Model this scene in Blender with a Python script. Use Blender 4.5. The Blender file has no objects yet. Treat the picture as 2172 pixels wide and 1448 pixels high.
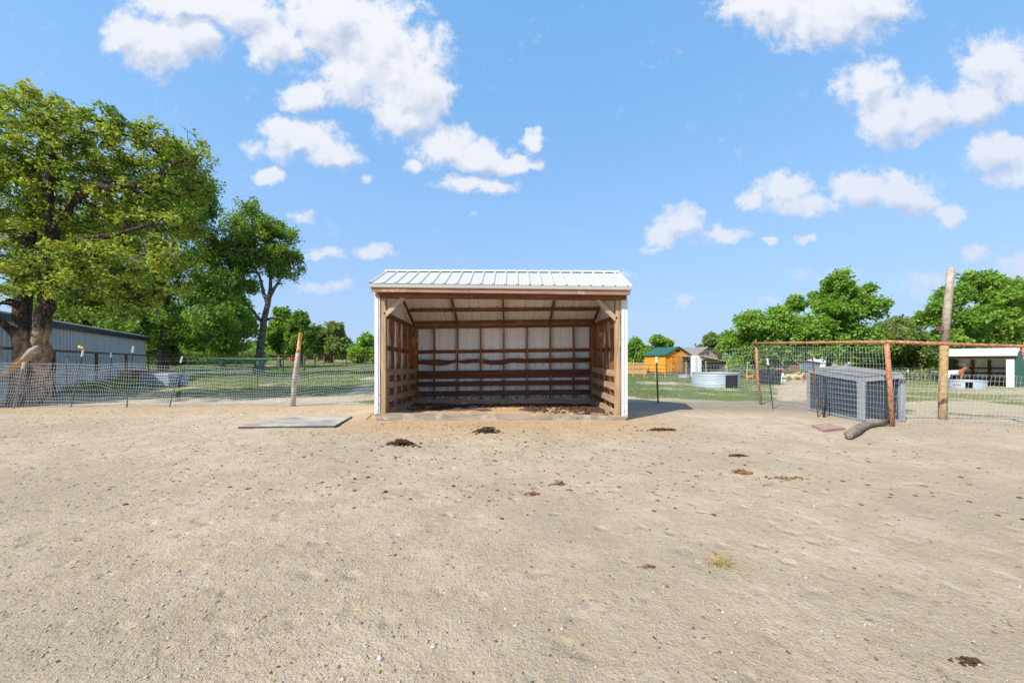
import bpy, math, random
import numpy as np
from mathutils import Vector, Matrix
random.seed(7)
RS = np.random.RandomState(11)
S = bpy.context.scene
COL = S.collection
H = 1.14            # camera height
F = 770.0           # focal length in photo pixels (photo 2172 wide)
R = math.radians

# ------------------------------------------------------------------ camera
cd = bpy.data.cameras.new('camera'); cam = bpy.data.objects.new('camera', cd); COL.objects.link(cam)
cd.sensor_width = 36; cd.lens = 36*F/2172; cd.shift_y = 41/2172
cd.clip_start = 0.05; cd.clip_end = 3000
cam.location = (0, 0, H); cam.rotation_euler = (R(90), 0, 0)
S.camera = cam

# ------------------------------------------------------------------ sun + sky
SUNV = Vector((.80, .70, -1.0)).normalized()
sd = bpy.data.lights.new('sun', 'SUN'); sd.energy = 5.0; sd.angle = R(.55); sd.color = (1, .945, .855)
so = bpy.data.objects.new('sun', sd); COL.objects.link(so)
so.rotation_euler = SUNV.to_track_quat('-Z', 'Y').to_euler()
W = bpy.data.worlds.new('World'); S.world = W; W.use_nodes = True
S.view_settings.view_transform = 'Standard'; S.view_settings.look = 'None'
S.view_settings.exposure = 0.42; S.view_settings.gamma = 1; S.view_settings.use_curve_mapping = False

def nd(nt, typ, **kw):
    n = nt.nodes.new(typ)
    for k, v in kw.items():
        if k.startswith('i_'):
            n.inputs[int(k[2:]) if k[2:].isdigit() else k[2:].replace('_', ' ')].default_value = v
        else: setattr(n, k, v)
    return n
def mth(nt, op, a, b=None, c=None, clamp=False):
    n = nt.nodes.new('ShaderNodeMath'); n.operation = op; n.use_clamp = clamp
    for i, v in enumerate((a, b, c)):
        if v is None: continue
        if isinstance(v, (int, float)): n.inputs[i].default_value = v
        else: nt.links.new(v, n.inputs[i])
    return n.outputs[0]
def vmth(nt, op, a, b=None, s=None):
    n = nt.nodes.new('ShaderNodeVectorMath'); n.operation = op
    for i, v in enumerate((a, b)):
        if v is None: continue
        if isinstance(v, (tuple, list)): n.inputs[i].default_value = v
        else: nt.links.new(v, n.inputs[i])
    if s is not None: n.inputs['Scale'].default_value = s
    return n.outputs[0]
def sstep(nt, x, a, b):
    n = nt.nodes.new('ShaderNodeMapRange'); n.interpolation_type = 'SMOOTHSTEP'
    nt.links.new(x, n.inputs[0]); n.inputs[1].default_value = a; n.inputs[2].default_value = b
    return n.outputs[0]
def mixc(nt, fac, a, b, blend='MIX'):
    n = nt.nodes.new('ShaderNodeMix'); n.data_type = 'RGBA'; n.blend_type = blend
    for idx, v in ((0, fac), (6, a), (7, b)):
        if isinstance(v, (int, float)): n.inputs[idx].default_value = v
        elif isinstance(v, (tuple, list)): n.inputs[idx].default_value = (v[0], v[1], v[2], 1)
        else: nt.links.new(v, n.inputs[idx])
    return n.outputs[2]
def noise(nt, vec, scale, detail=4, rough=.55, dist=0.0, dim='3D'):
    n = nt.nodes.new('ShaderNodeTexNoise'); n.noise_dimensions = dim
    n.inputs['Scale'].default_value = scale; n.inputs['Detail'].default_value = detail
    n.inputs['Roughness'].default_value = rough; n.inputs['Distortion'].default_value = dist
    if vec is not None: nt.links.new(vec, n.inputs['Vector'])
    return n.outputs[0]

def nd_color(nt, v):
    n = nt.nodes.new('ShaderNodeTexNoise'); n.inputs['Scale'].default_value = 4; nt.links.new(v, n.inputs['Vector']); return n.outputs['Color']
SKY_STRENGTH = 0.15
S.render.engine = 'CYCLES'
try:
    S.cycles.max_bounces = 8; S.cycles.diffuse_bounces = 5
except Exception: pass
def build_world():
    nt = W.node_tree; nt.nodes.clear()
    out = nd(nt, 'ShaderNodeOutputWorld')
    sky = nd(nt, 'ShaderNodeTexSky'); sky.sky_type = 'NISHITA'; sky.sun_disc = False
    sky.sun_elevation = math.asin(-SUNV.z); sky.sun_rotation = math.atan2(-SUNV.x, -SUNV.y)
    sky.altitude = 150; sky.air_density = 1.15; sky.dust_density = 1.0; sky.ozone_density = 1.4
    gm = nd(nt, 'ShaderNodeGamma'); nt.links.new(sky.outputs[0], gm.inputs[0]); gm.inputs[1].default_value = 1.0
    tint = mixc(nt, 1.0, gm.outputs[0], (.90, 1.02, 1.12), 'MULTIPLY')
    bg0 = nd(nt, 'ShaderNodeBackground'); nt.links.new(tint, bg0.inputs[0]); bg0.inputs[1].default_value = SKY_STRENGTH
    bga = nd(nt, 'ShaderNodeBackground'); bga.inputs[0].default_value = (.16, .42, .79, 1); bga.inputs[1].default_value = 1.0   # milky blue air, even over the whole sky
    bg = nd(nt, 'ShaderNodeMixShader'); bg.inputs[0].default_value = .6; nt.links.new(bg0.outputs[0], bg.inputs[1]); nt.links.new(bga.outputs[0], bg.inputs[2])
    tc = nd(nt, 'ShaderNodeTexCoord'); sep = nd(nt, 'ShaderNodeSeparateXYZ'); nt.links.new(tc.outputs['Generated'], sep.inputs[0])
    X, Y, Z = sep.outputs
    yy = mth(nt, 'MAXIMUM', Y, .03)
    u = mth(nt, 'DIVIDE', X, yy); v = mth(nt, 'DIVIDE', Z, yy)
    cmb = nd(nt, 'ShaderNodeCombineXYZ'); nt.links.new(u, cmb.inputs[0]); nt.links.new(v, cmb.inputs[1])
    uv = cmb.outputs[0]
    nc = nt.nodes.new('ShaderNodeTexNoise'); nc.inputs['Scale'].default_value = 5.5; nc.inputs['Detail'].default_value = 7; nc.inputs['Roughness'].default_value = .6
    nt.links.new(uv, nc.inputs['Vector'])
    wv = vmth(nt, 'SCALE', vmth(nt, 'SUBTRACT', nc.outputs['Color'], (.5, .5, .5)), s=.05)
    nc2 = nt.nodes.new('ShaderNodeTexNoise'); nc2.inputs['Scale'].default_value = 21; nc2.inputs['Detail'].default_value = 4
    nt.links.new(uv, nc2.inputs['Vector'])
    wv = vmth(nt, 'ADD', wv, vmth(nt, 'SCALE', vmth(nt, 'SUBTRACT', nc2.outputs['Color'], (.5, .5, .5)), s=.05))
    p = vmth(nt, 'ADD', uv, wv)
    blobs = [  # px, py, rx, ry, weight  (directions of the clouds seen in the photograph)
        (325,95,95,80,1),(265,75,70,60,1),(410,70,90,70,1),(410,8,170,42,1),(520,30,130,60,1),(600,90,90,70,1),
        (700,40,190,95,1),(790,90,170,110,1),(850,160,140,110,1),(890,190,95,90,1),(860,245,90,60,1),(740,150,90,90,1),(650,205,75,42,1),
        (640,300,125,55,1),(700,325,80,38,1),(590,280,60,35,.9),
        (940,310,75,60,1),(1010,330,100,48,1),(1080,345,75,26,.95),(1140,348,24,16,.9),(1128,305,28,28,1),(880,350,32,20,.8),
        (1000,388,85,28,1),(1050,398,60,22,.9),(570,374,40,20,.85),(795,534,52,19,.9),(685,542,60,18,.7),(640,455,45,18,.55),(690,610,70,20,.45),
        (1640,10,150,60,1),(1740,30,190,85,1),(1830,5,130,60,1),
        (1840,190,90,75,1),(1880,250,85,70,1),(1960,240,110,70,1),(2060,225,95,60,1),
        (2110,130,100,75,1),(2160,170,70,70,1),(2130,320,100,55,1),(2172,370,90,50,1),
        (1590,432,40,28,.8),(1670,400,75,45,.9),(1700,432,100,32,.9),(1830,400,90,48,1),(1910,405,110,45,1),(1960,430,80,32,.8),
        (1440,470,60,48,.85),(1410,500,60,35,.8),(1540,500,62,26,.85),(2015,450,38,36,.85),(1716,500,30,18,.7),(1632,510,18,12,.6),
        (2065,540,45,24,.7),(2150,560,90,50,.6),(1450,640,40,14,.6),(1500,628,30,10,.55),(1320,580,30,12,.45),(1640,640,60,16,.45),(1390,530,40,16,.5),
        (1000,460,24,9,.3),(780,378,20,14,.5),(1980,590,120,45,.4),(1750,590,120,30,.35)]
    def chain(p, sel):
        acc = None
        for (px, py, rx, ry, w) in sel:
            mp = nt.nodes.new('ShaderNodeMapping'); mp.vector_type = 'TEXTURE'
            mp.inputs['Location'].default_value = ((px-1086)/F, (765-py)/F, 0)
            mp.inputs['Scale'].default_value = (rx*1.22/F, ry*1.22/F, 1)
            nt.links.new(p, mp.inputs['Vector'])
            g = nt.nodes.new('ShaderNodeTexGradient'); g.gradient_type = 'SPHERICAL'; nt.links.new(mp.outputs[0], g.inputs[0])
            o = mth(nt, 'MULTIPLY', g.outputs['Fac'], w if w > .95 else w+.08)
            acc = o if acc is None else mth(nt, 'SMOOTH_MAX', acc, o, .12)
        return acc
    acc = chain(p, blobs)
    acc_up = chain(vmth(nt, 'ADD', p, (-.018, .045, 0)), [k for k in blobs if k[4] > .8])   # how much cloud lies between here and the sun
    n2 = noise(nt, uv, 9, 8, .62, .3)
    n3 = noise(nt, uv, 3.2, 3, .5)
    d = mth(nt, 'ADD', acc, mth(nt, 'MULTIPLY', mth(nt, 'SUBTRACT', n2, .5), 1.25))
    d = mth(nt, 'ADD', d, mth(nt, 'MULTIPLY', mth(nt, 'SUBTRACT', n3, .5), .25))
    n4 = noise(nt, uv, 30, 6, .65, .2)
    d = mth(nt, 'ADD', d, mth(nt, 'MULTIPLY', mth(nt, 'SUBTRACT', n4, .52), .75))
    d = mth(nt, 'MULTIPLY', d, sstep(nt, acc, .0, .16))
    m_in = mth(nt, 'MULTIPLY', sstep(nt, d, .12, .60), sstep(nt, Y, .04, .2))
    # the same kind of scattered clouds over the rest of the sky
    zz = mth(nt, 'MAXIMUM', Z, .06)
    c2 = nd(nt, 'ShaderNodeCombineXYZ'); nt.links.new(mth(nt, 'DIVIDE', X, zz), c2.inputs[0]); nt.links.new(mth(nt, 'DIVIDE', Y, zz), c2.inputs[1])
    ng = noise(nt, c2.outputs[0], 1.1, 8, .58, .2)
    inframe = mth(nt, 'MULTIPLY', mth(nt, 'MULTIPLY', sstep(nt, mth(nt, 'ABSOLUTE', u), 1.62, 1.45), sstep(nt, v, 1.15, 1.02)), sstep(nt, Y, .05, .2))
    m_out = mth(nt, 'MULTIPLY', mth(nt, 'MULTIPLY', sstep(nt, ng, .56, .68), sstep(nt, Z, .03, .15)), mth(nt, 'SUBTRACT', 1.0, inframe))
    m = mth(nt, 'MAXIMUM', m_in, m_out, clamp=True)
    # cloud colour with sun shading painted in: sunward tops white, lower folds lilac grey
    off = vmth(nt, 'ADD', uv, (-.022, .03, 0))
    n2b = noise(nt, off, 9, 5, .55, .3)
    rel = mth(nt, 'SUBTRACT', n2, n2b)
    lit = mth(nt, 'ADD', mth(nt, 'MULTIPLY', rel, 2.2), .80)
    lit = mth(nt, 'SUBTRACT', lit, mth(nt, 'MULTIPLY', mth(nt, 'SUBTRACT', acc_up, acc), 1.5), clamp=True)
    cc = mixc(nt, lit, (.55, .63, .82), (1.03, 1.03, 1.05))
    bgc = nd(nt, 'ShaderNodeBackground'); nt.links.new(cc, bgc.inputs[0]); bgc.inputs[1].default_value = .70
    mx = nd(nt, 'ShaderNodeMixShader'); nt.links.new(mth(nt, 'MULTIPLY', m, .94), mx.inputs[0])
    nt.links.new(bg.outputs[0], mx.inputs[1]); nt.links.new(bgc.outputs[0], mx.inputs[2])
    # pale haze veil towards the horizon
    hz = mth(nt, 'MULTIPLY', mth(nt, 'POWER', mth(nt, 'SUBTRACT', 1.0, mth(nt, 'ABSOLUTE', Z), clamp=True), 2.5), .88)
    bgh = nd(nt, 'ShaderNodeBackground'); bgh.inputs[0].default_value = (.365, .475, .67, 1); bgh.inputs[1].default_value = 1.0
    mx2 = nd(nt, 'ShaderNodeMixShader'); nt.links.new(hz, mx2.inputs[0])
    nt.links.new(mx.outputs[0], mx2.inputs[1]); nt.links.new(bgh.outputs[0], mx2.inputs[2])
    nt.links.new(mx2.outputs[0], out.inputs[0])
build_world()

# ------------------------------------------------------------------ helpers
def vnoise(x, y, seed=0):
    x = np.asarray(x, float); y = np.asarray(y, float)
    xi = np.floor(x).astype(np.int64); yi = np.floor(y).astype(np.int64)
    fx = x-xi; fy = y-yi; fx = fx*fx*(3-2*fx); fy = fy*fy*(3-2*fy)
    def h(a, b):
        n = (a*374761393 + b*668265263 + seed*69069) & 0x7fffffff
        n = ((n ^ (n >> 13))*1274126177) & 0x7fffffff
        return ((n ^ (n >> 16)) & 0xffff)/65535.0
    return (h(xi, yi)*(1-fx)+h(xi+1, yi)*fx)*(1-fy)+(h(xi, yi+1)*(1-fx)+h(xi+1, yi+1)*fx)*fy
def fbm(x, y, seed=0, oct=4):
    s = 0; a = .5; t = 0
    for k in range(oct):
        s = s+a*vnoise(np.asarray(x)*2**k, np.asarray(y)*2**k, seed+k*17); t += a; a *= .5
    return s/t
def ss(x, a, b):
    t = np.clip((np.asarray(x, float)-a)/(b-a), 0, 1); return t*t*(3-2*t)
def gh(x, y):
    x = np.asarray(x, float); y = np.asarray(y, float)
    t = np.clip(y-9, 0, 130)
    a = x/(np.abs(y)+5)
    k = ss(a, -.5, .5)
    z = t*(.013*(1-k)-.02*k)
    z = z-.016*np.clip(x-15, 0, 45)*ss(y, 12, 24)
    z = z+(fbm(x*.5+9, y*.5, 3, 3)-.5)*.05*ss(y, 1.0, 3)
    inshed = (1-ss(np.abs(x+.2), 2.6, 3.2))*ss(y, 6.0, 6.7)*(1-ss(y, 9.6, 10.2))
    return z*(1-inshed)
def g1(x, y): return float(gh(x, y))
def X_(px, D): return (px-1086)/F*D
def Z_(py, D): return H+(765-py)/F*D

def setp(o, label=None, cat=None, group=None, kind=None):
    if label: o['label'] = label
    if cat: o['category'] = cat
    if group: o['group'] = group
    if kind: o['kind'] = kind
    return o
def thing(name, loc, label, cat, group=None, rz=0.0):
    o = bpy.data.objects.new(name, None); COL.objects.link(o); o.empty_display_size = .2
    o.location = loc; o.rotation_euler = (0, 0, rz)
    return setp(o, label, cat, group)
def link(name, me, mat=None, parent=None, M=None, smooth=False):
    o = bpy.data.objects.new(name, me); COL.objects.link(o)
    if mat is not None and len(me.materials) == 0: me.materials.append(mat)
    if parent is not None: o.parent = parent
    if M is not None: o.matrix_local = M
    if smooth: me.polygons.foreach_set('use_smooth', [True]*len(me.polygons))
    return o
def copy_tree(o, parent=None):
    c = o.copy(); COL.objects.link(c); c.parent = parent
    for ch in list(o.children): copy_tree(ch, c)
    return c
class MB:
    def __init__(s): s.v = []; s.f = []
    def add(s, vs, fs):
        b = len(s.v); s.v += [tuple(v) for v in vs]; s.f += [tuple(i+b for i in f) for f in fs]; return s
    def box(s, a, b):
        x0, y0, z0 = a; x1, y1, z1 = b
        return s.add([(x0,y0,z0),(x1,y0,z0),(x1,y1,z0),(x0,y1,z0),(x0,y0,z1),(x1,y0,z1),(x1,y1,z1),(x0,y1,z1)],
                     [(0,3,2,1),(4,5,6,7),(0,1,5,4),(1,2,6,5),(2,3,7,6),(3,0,4,7)])
    def bar(s, p, q, w, t, up=(0,0,1)):
        p = Vector(p); q = Vector(q); d = (q-p).normalized(); u = Vector(up)
        if abs(d.dot(u)) > .98: u = Vector((0, 1, 0))
        n = d.cross(u).normalized(); u = n.cross(d).normalized()
        c = [(n*a*t/2+u*b*w/2) for a, b in ((-1,-1),(1,-1),(1,1),(-1,1))]
        return s.add([p+k for k in c]+[q+k for k in c], [(3,2,1,0),(4,5,6,7),(0,1,5,4),(1,2,6,5),(2,3,7,6),(3,0,4,7)])
    def tube(s, pts, rad, n=8, cap=True, jit=0):
        pts = [Vector(p) for p in pts]
        if not hasattr(rad, '__len__'): rad = [rad]*len(pts)
        b = len(s.v); ref = None
        for i, p in enumerate(pts):
            d = (pts[min(i+1, len(pts)-1)]-pts[max(i-1, 0)]).normalized()
            if ref is None: ref = Vector((0, 0, 1)) if abs(d.z) < .9 else Vector((1, 0, 0))
            a = d.cross(ref).normalized(); c = a.cross(d).normalized(); ref = c
            for k in range(n):
                an = 2*math.pi*k/n; r = rad[i]*(1+random.uniform(-jit, jit))
                s.v.append(tuple(p+a*math.cos(an)*r+c*math.sin(an)*r))
        for i in range(len(pts)-1):
            for k in range(n):
                s.f.append((b+i*n+k, b+i*n+(k+1) % n, b+(i+1)*n+(k+1) % n, b+(i+1)*n+k))
        if cap:
            s.f.append(tuple(b+k for k in range(n))[::-1]); e = b+(len(pts)-1)*n; s.f.append(tuple(e+k for k in range(n)))
        return s
    def lathe(s, prof, n=32, c=(0,0,0)):
        b = len(s.v)
        for r, z in prof:
            for k in range(n):
                a = 2*math.pi*k/n; s.v.append((c[0]+r*math.cos(a), c[1]+r*math.sin(a), c[2]+z))
        for i in range(len(prof)-1):
            for k in range(n):
                s.f.append((b+i*n+k, b+i*n+(k+1) % n, b+(i+1)*n+(k+1) % n, b+(i+1)*n+k))
        return s
    def prism(s, poly, vec):
        n = len(poly); v = Vector(vec)
        return s.add([Vector(p) for p in poly]+[Vector(p)+v for p in poly],
                     [tuple(range(n))[::-1], tuple(range(n, 2*n))]+[(i, (i+1) % n, n+(i+1) % n, n+i) for i in range(n)])
    def mesh(s, name):
        me = bpy.data.meshes.new(name); me.from_pydata(s.v, [], s.f); me.update(); return me
    def obj(s, name, mat, parent=None, M=None, smooth=False):
        return link(name, s.mesh(name), mat, parent, M, smooth)
def fast_mesh(name, V, Fc, attr=None, smooth=False):
    V = np.ascontiguousarray(V, dtype=np.float32); Fc = np.ascontiguousarray(Fc, dtype=np.int32)
    me = bpy.data.meshes.new(name); k = Fc.shape[1]
    me.vertices.add(len(V)); me.vertices.foreach_set('co', V.ravel())
    me.loops.add(Fc.size); me.loops.foreach_set('vertex_index', Fc.ravel())
    me.polygons.add(len(Fc)); me.polygons.foreach_set('loop_start', np.arange(0, Fc.size, k, dtype=np.int32))
    me.polygons.foreach_set('loop_total', np.full(len(Fc), k, dtype=np.int32))
    if smooth: me.polygons.foreach_set('use_smooth', np.ones(len(Fc), dtype=bool))
    me.update(calc_edges=True)
    for nm, arr in (attr or {}).items():
        at = me.attributes.new(nm, 'FLOAT', 'POINT'); at.data.foreach_set('value', np.ascontiguousarray(arr, dtype=np.float32))
    return me

# ------------------------------------------------------------------ materials
def newmat(name):
    m = bpy.data.materials.new(name); m.use_nodes = True; nt = m.node_tree
    b = nt.nodes['Principled BSDF']; return m, nt, b
def coords(nt, rnd=True):
    tc = nd(nt, 'ShaderNodeTexCoord'); v = tc.outputs['Object']
    if rnd:
        oi = nd(nt, 'ShaderNodeObjectInfo'); c = nd(nt, 'ShaderNodeCombineXYZ')
        r = mth(nt, 'MULTIPLY', oi.outputs['Random'], 37.0)
        for i in range(3): nt.links.new(r, c.inputs[i])
        v = vmth(nt, 'ADD', v, c.outputs[0])
    return v
def simple(name, c1, c2, scale=8, rough=.7, bump=.2, bscale=None, metal=0.0, detail=5, lo=.35, hi=.65, spots=None, spec=.3):
    m, nt, b = newmat(name); v = coords(nt)
    f = sstep(nt, noise(nt, v, scale, detail, .6), lo, hi)
    c = mixc(nt, f, c1, c2)
    if spots:
        sc, thr, col = spots
        c = mixc(nt, sstep(nt, noise(nt, v, sc, 3, .6), thr, thr+.06), c, col)
    nt.links.new(c, b.inputs['Base Color'])
    b.inputs['Roughness'].default_value = rough; b.inputs['Metallic'].default_value = metal
    b.inputs['Specular IOR Level'].default_value = spec
    if bump:
        bp = nd(nt, 'ShaderNodeBump'); bp.inputs['Strength'].default_value = bump; bp.inputs['Distance'].default_value = .02
        nt.links.new(noise(nt, v, bscale or scale*4, 4, .6), bp.inputs['Height']); nt.links.new(bp.outputs[0], b.inputs['Normal'])
    return m
def wood(name, dark, mid, light, grain=22, rough=.8, dirt=None, dirt_amt=.5, wear=.55):
    m, nt, b = newmat(name); v = coords(nt)
    mp = nd(nt, 'ShaderNodeMapping'); mp.inputs['Scale'].default_value = (1.6, grain, grain); nt.links.new(v, mp.inputs[0])
    g = noise(nt, mp.outputs[0], 1.0, 6, .65, .6)
    big = noise(nt, v, 3.1, 3, .6)
    c = mixc(nt, sstep(nt, g, .32, .68), dark, mid)
    c = mixc(nt, sstep(nt, big, wear, wear+.13), c, light)
    vo = nd(nt, 'ShaderNodeTexVoronoi'); vo.inputs['Scale'].default_value = 4.5; nt.links.new(v, vo.inputs['Vector'])
    kn = sstep(nt, vo.outputs['Distance'], .10, .05)
    c = mixc(nt, mth(nt, 'MULTIPLY', kn, .75), c, tuple(x*.35 for x in dark))
    if dirt:
        dn = noise(nt, v, 16, 4, .7)
        c = mixc(nt, mth(nt, 'MULTIPLY', sstep(nt, dn, dirt_amt, dirt_amt+.1), .85), c, dirt)
    nt.links.new(c, b.inputs['Base Color']); b.inputs['Roughness'].default_value = rough
    b.inputs['Specular IOR Level'].default_value = .2
    bp = nd(nt, 'ShaderNodeBump'); bp.inputs['Strength'].default_value = .45; bp.inputs['Distance'].default_value = .01
    nt.links.new(g, bp.inputs['Height']); nt.links.new(bp.outputs[0], b.inputs['Normal'])
    return m
M = {}
M['front_wood'] = wood('weathered_front_wood', (.30,.19,.10), (.49,.33,.185), (.56,.34,.13), wear=.60)
M['header_wood'] = wood('header_wood', (.13,.055,.025), (.24,.11,.055), (.32,.16,.08), wear=.6)
M['fascia_wood'] = wood('fascia_wood', (.26,.13,.08), (.40,.23,.15), (.5,.33,.22), wear=.6)
M['stud_wood'] = wood('stud_wood', (.17,.065,.025), (.33,.15,.06), (.60,.31,.10), wear=.58)
M['rail_wood'] = wood('rail_wood', (.13,.05,.02), (.25,.11,.045), (.36,.18,.08), wear=.62)
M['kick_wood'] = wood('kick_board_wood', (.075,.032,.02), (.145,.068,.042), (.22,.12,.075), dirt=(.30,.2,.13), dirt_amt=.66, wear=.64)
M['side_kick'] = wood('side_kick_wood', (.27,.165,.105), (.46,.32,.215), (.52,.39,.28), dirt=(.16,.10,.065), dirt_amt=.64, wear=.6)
M['gold_wood'] = wood('chewed_gold_wood', (.34,.17,.05), (.55,.32,.11), (.62,.40,.17), wear=.5)
M['sill_wood'] = wood('sill_wood', (.24,.19,.14), (.38,.31,.24), (.44,.38,.31), grain=14, wear=.5)
M['brace_wood'] = wood('brace_wood', (.33,.24,.15), (.50,.38,.25), (.52,.42,.3), wear=.6)
M['grey_wood'] = wood('grey_pole_wood', (.27,.215,.16), (.44,.37,.29), (.50,.43,.35), grain=16, wear=.55)
M['post_wood'] = wood('yellow_pole_wood', (.27,.17,.08), (.46,.31,.15), (.50,.36,.2), grain=16, wear=.55)
M['mat_fence_wood'] = wood('pale_fence_wood', (.45,.26,.10), (.62,.38,.16), (.66,.46,.25), wear=.55)
M['wheat_stake'] = simple('pale_stake_paint', (.62,.58,.48), (.78,.75,.66), 14, .7)

def metal_panel(name, base, dark, rough=.45, streak_axis=2, splash=False, metal=0.0, amt=.5):
    m, nt, b = newmat(name); tc = nd(nt, 'ShaderNodeTexCoord'); v = tc.outputs['Object']
    mp = nd(nt, 'ShaderNodeMapping'); sc = [26, 26, 26]; sc[streak_axis] = 1.2
    if streak_axis == 1: sc[2] = 1.2
    mp.inputs['Scale'].default_value = sc; nt.links.new(v, mp.inputs[0])
    st = noise(nt, mp.outputs[0], 1.0, 5, .65)
    big = noise(nt, v, 2.3, 4, .6)
    f = mth(nt, 'MULTIPLY', sstep(nt, st, .42, .75), sstep(nt, big, .3, .7))
    c = mixc(nt, mth(nt, 'MULTIPLY', f, amt), base, dark)
    if splash:
        sep = nd(nt, 'ShaderNodeSeparateXYZ'); nt.links.new(v, sep.inputs[0])
        low = sstep(nt, sep.outputs[2], .75, .05)
        sp = noise(nt, v, 30, 4, .7)
        thr = mth(nt, 'SUBTRACT', sp, mth(nt, 'MULTIPLY', low, .17 if splash is True else .07))
        c = mixc(nt, mth(nt, 'MULTIPLY', sstep(nt, thr, .36, .31), .9), c, (.10, .065, .045))
        sp2 = noise(nt, v, 55, 2, .5)
        c = mixc(nt, sstep(nt, sp2, .76, .79), c, (.12, .08, .055))
    nt.links.new(c, b.inputs['Base Color']); b.inputs['Roughness'].default_value = rough+.1; b.inputs['Metallic'].default_value = metal; b.inputs['Specular IOR Level'].default_value = .25
    bp = nd(nt, 'ShaderNodeBump'); bp.inputs['Strength'].default_value = .12; bp.inputs['Distance'].default_value = .02
    nt.links.new(noise(nt, v, 3.5, 2, .5), bp.inputs['Height']); nt.links.new(bp.outputs[0], b.inputs['Normal'])
    return m
M['roof_metal'] = metal_panel('pale_roof_metal', (.46,.45,.425), (.33,.31,.28), .42, 1, amt=.5)
M['ceiling_metal'] = metal_panel('ceiling_metal', (.80,.75,.68), (.50,.43,.36), .5, 1, amt=.45)
M['wall_metal'] = metal_panel('white_wall_metal', (.84,.84,.83), (.55,.51,.46), .45, 2, splash=True, amt=.5)
M['trim_metal'] = metal_panel('white_trim_metal', (.66,.67,.68), (.42,.37,.31), .4, 2, amt=.45, splash=.35)
M['eave_metal'] = metal_panel('eave_trim_metal', (.42,.40,.36), (.28,.25,.22), .45, 0)
M['barn_metal'] = metal_panel('blue_grey_barn_metal', (.56,.56,.545), (.26,.25,.24), .4, 2, amt=.7)
M['barn_trim'] = simple('black_barn_trim', (.02,.02,.022), (.05,.05,.05), 6, .5)
M['galv'] = metal_panel('galvanized_tank', (.46,.53,.58), (.30,.36,.40), .38, 2, metal=.35, amt=.9)
M['galv_frame'] = metal_panel('galvanized_frame', (.28,.30,.31), (.20,.21,.22), .55, 2, metal=.1, amt=.7)
M['rust'] = simple('rusty_pipe', (.26,.085,.035), (.46,.23,.13), 24, .75, .3, spots=(60, .62, (.60,.50,.42)))
M['rust_dark'] = simple('dark_rusty_pipe', (.10,.05,.035), (.22,.12,.08), 18, .8, .3)
M['tpost'] = simple('dark_t_post', (.03,.033,.03), (.11,.10,.09), 25, .6, .2)
M['tpost_green'] = simple('green_t_post', (.012,.06,.04), (.03,.09,.06), 20, .6, .2)
M['white_paint'] = simple('white_post_tip', (.70,.68,.62), (.80,.79,.75), 30, .6, .1)
M['wire'] = simple('galvanized_wire', (.42,.44,.45), (.58,.59,.59), 9, .5, 0, metal=.1)
M['wire_green'] = simple('green_wire', (.06,.18,.13), (.12,.26,.18), 9, .5, 0)
M['yellow'] = simple('yellow_cap', (.75,.55,.01), (.8,.62,.03), 9, .5, 0)
M['black'] = simple('black_plastic', (.012,.014,.018), (.03,.034,.04), 12, .55, .15)
M['hole'] = simple('dark_void', (.008,.008,.008), (.015,.014,.013), 12, .9, 0)
M['mesh_panel'] = simple('slate_side_panel', (.035,.052,.07), (.055,.075,.095), 30, .65, .2)
M['crate_top'] = simple('dusty_grey_lid', (.17,.16,.145), (.26,.245,.22), 5, .7, .2)
M['mat_grey'] = simple('dusty_grey_mat', (.22,.215,.205), (.42,.355,.28), 3.5, .95, .25, bscale=40)
M['mat_edge_and_gap'] = simple('dark_mat_edge_and_gap', (.05,.05,.05), (.1,.09,.08), 20, .9, .3)
M['paver'] = simple('red_paver', (.32,.18,.15), (.42,.26,.22), 12, .85, .3)
M['dung'] = simple('dung', (.045,.025,.014), (.13,.07,.035), 26, .9, .6, bscale=60)
M['dung_red'] = simple('dry_reddish_dung', (.16,.075,.03), (.30,.15,.065), 26, .9, .5, bscale=70)
M['straw'] = simple('straw', (.30,.22,.08), (.48,.37,.16), 20, .8, 0)
M['pebble'] = simple('pale_pebble', (.36,.34,.31), (.52,.50,.46), 3, .7, .2)
M['dark_clod'] = simple('brown_clod', (.11,.075,.045), (.25,.185,.12), 4, .9, .3)
M['clod'] = simple('dirt_clod', (.30,.235,.165), (.46,.38,.29), 5, .95, .3)
M['orange'] = simple('orange_stained_siding', (.60,.24,.02), (.72,.32,.035), 3, .55, .1)
M['orange_trim'] = simple('orange_trim', (.55,.21,.015), (.62,.26,.03), 3, .5, .1)
M['green_roof'] = simple('dark_green_metal_roof', (.012,.075,.055), (.03,.11,.08), 4, .45, .1)
M['green_wall'] = simple('green_wall_metal', (.012,.10,.06), (.02,.13,.08), 4, .45, .1)
M['shingle'] = simple('grey_shingles', (.16,.145,.13), (.26,.24,.22), 8, .9, .2)
M['tan_siding'] = simple('tan_siding', (.42,.32,.2), (.5,.39,.26), 3, .8, .1)
M['white_siding'] = simple('white_siding', (.62,.60,.55), (.72,.70,.66), 3, .7, .1)
M['grey_roof'] = simple('pale_grey_roof', (.38,.38,.37), (.50,.50,.48), 4, .6, .1)
M['brown_roof'] = simple('brown_roof', (.28,.23,.18), (.38,.33,.27), 4, .8, .1)
M['brick'] = simple('red_brick', (.28,.09,.05), (.36,.13,.08), 8, .85, .2)
M['blue_siding'] = simple('blue_grey_siding', (.10,.17,.21), (.15,.23,.28), 4, .7, .1)
M['glass'] = simple('dark_window_glass', (.03,.04,.05), (.05,.06,.07), 3, .08, 0, spec=.8)
M['car_red'] = simple('red_car_paint', (.50,.015,.025), (.55,.02,.03), 3, .25, 0, spec=.6)
M['tyre'] = simple('tyre', (.015,.015,.015), (.03,.03,.03), 9, .85, 0)
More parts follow.
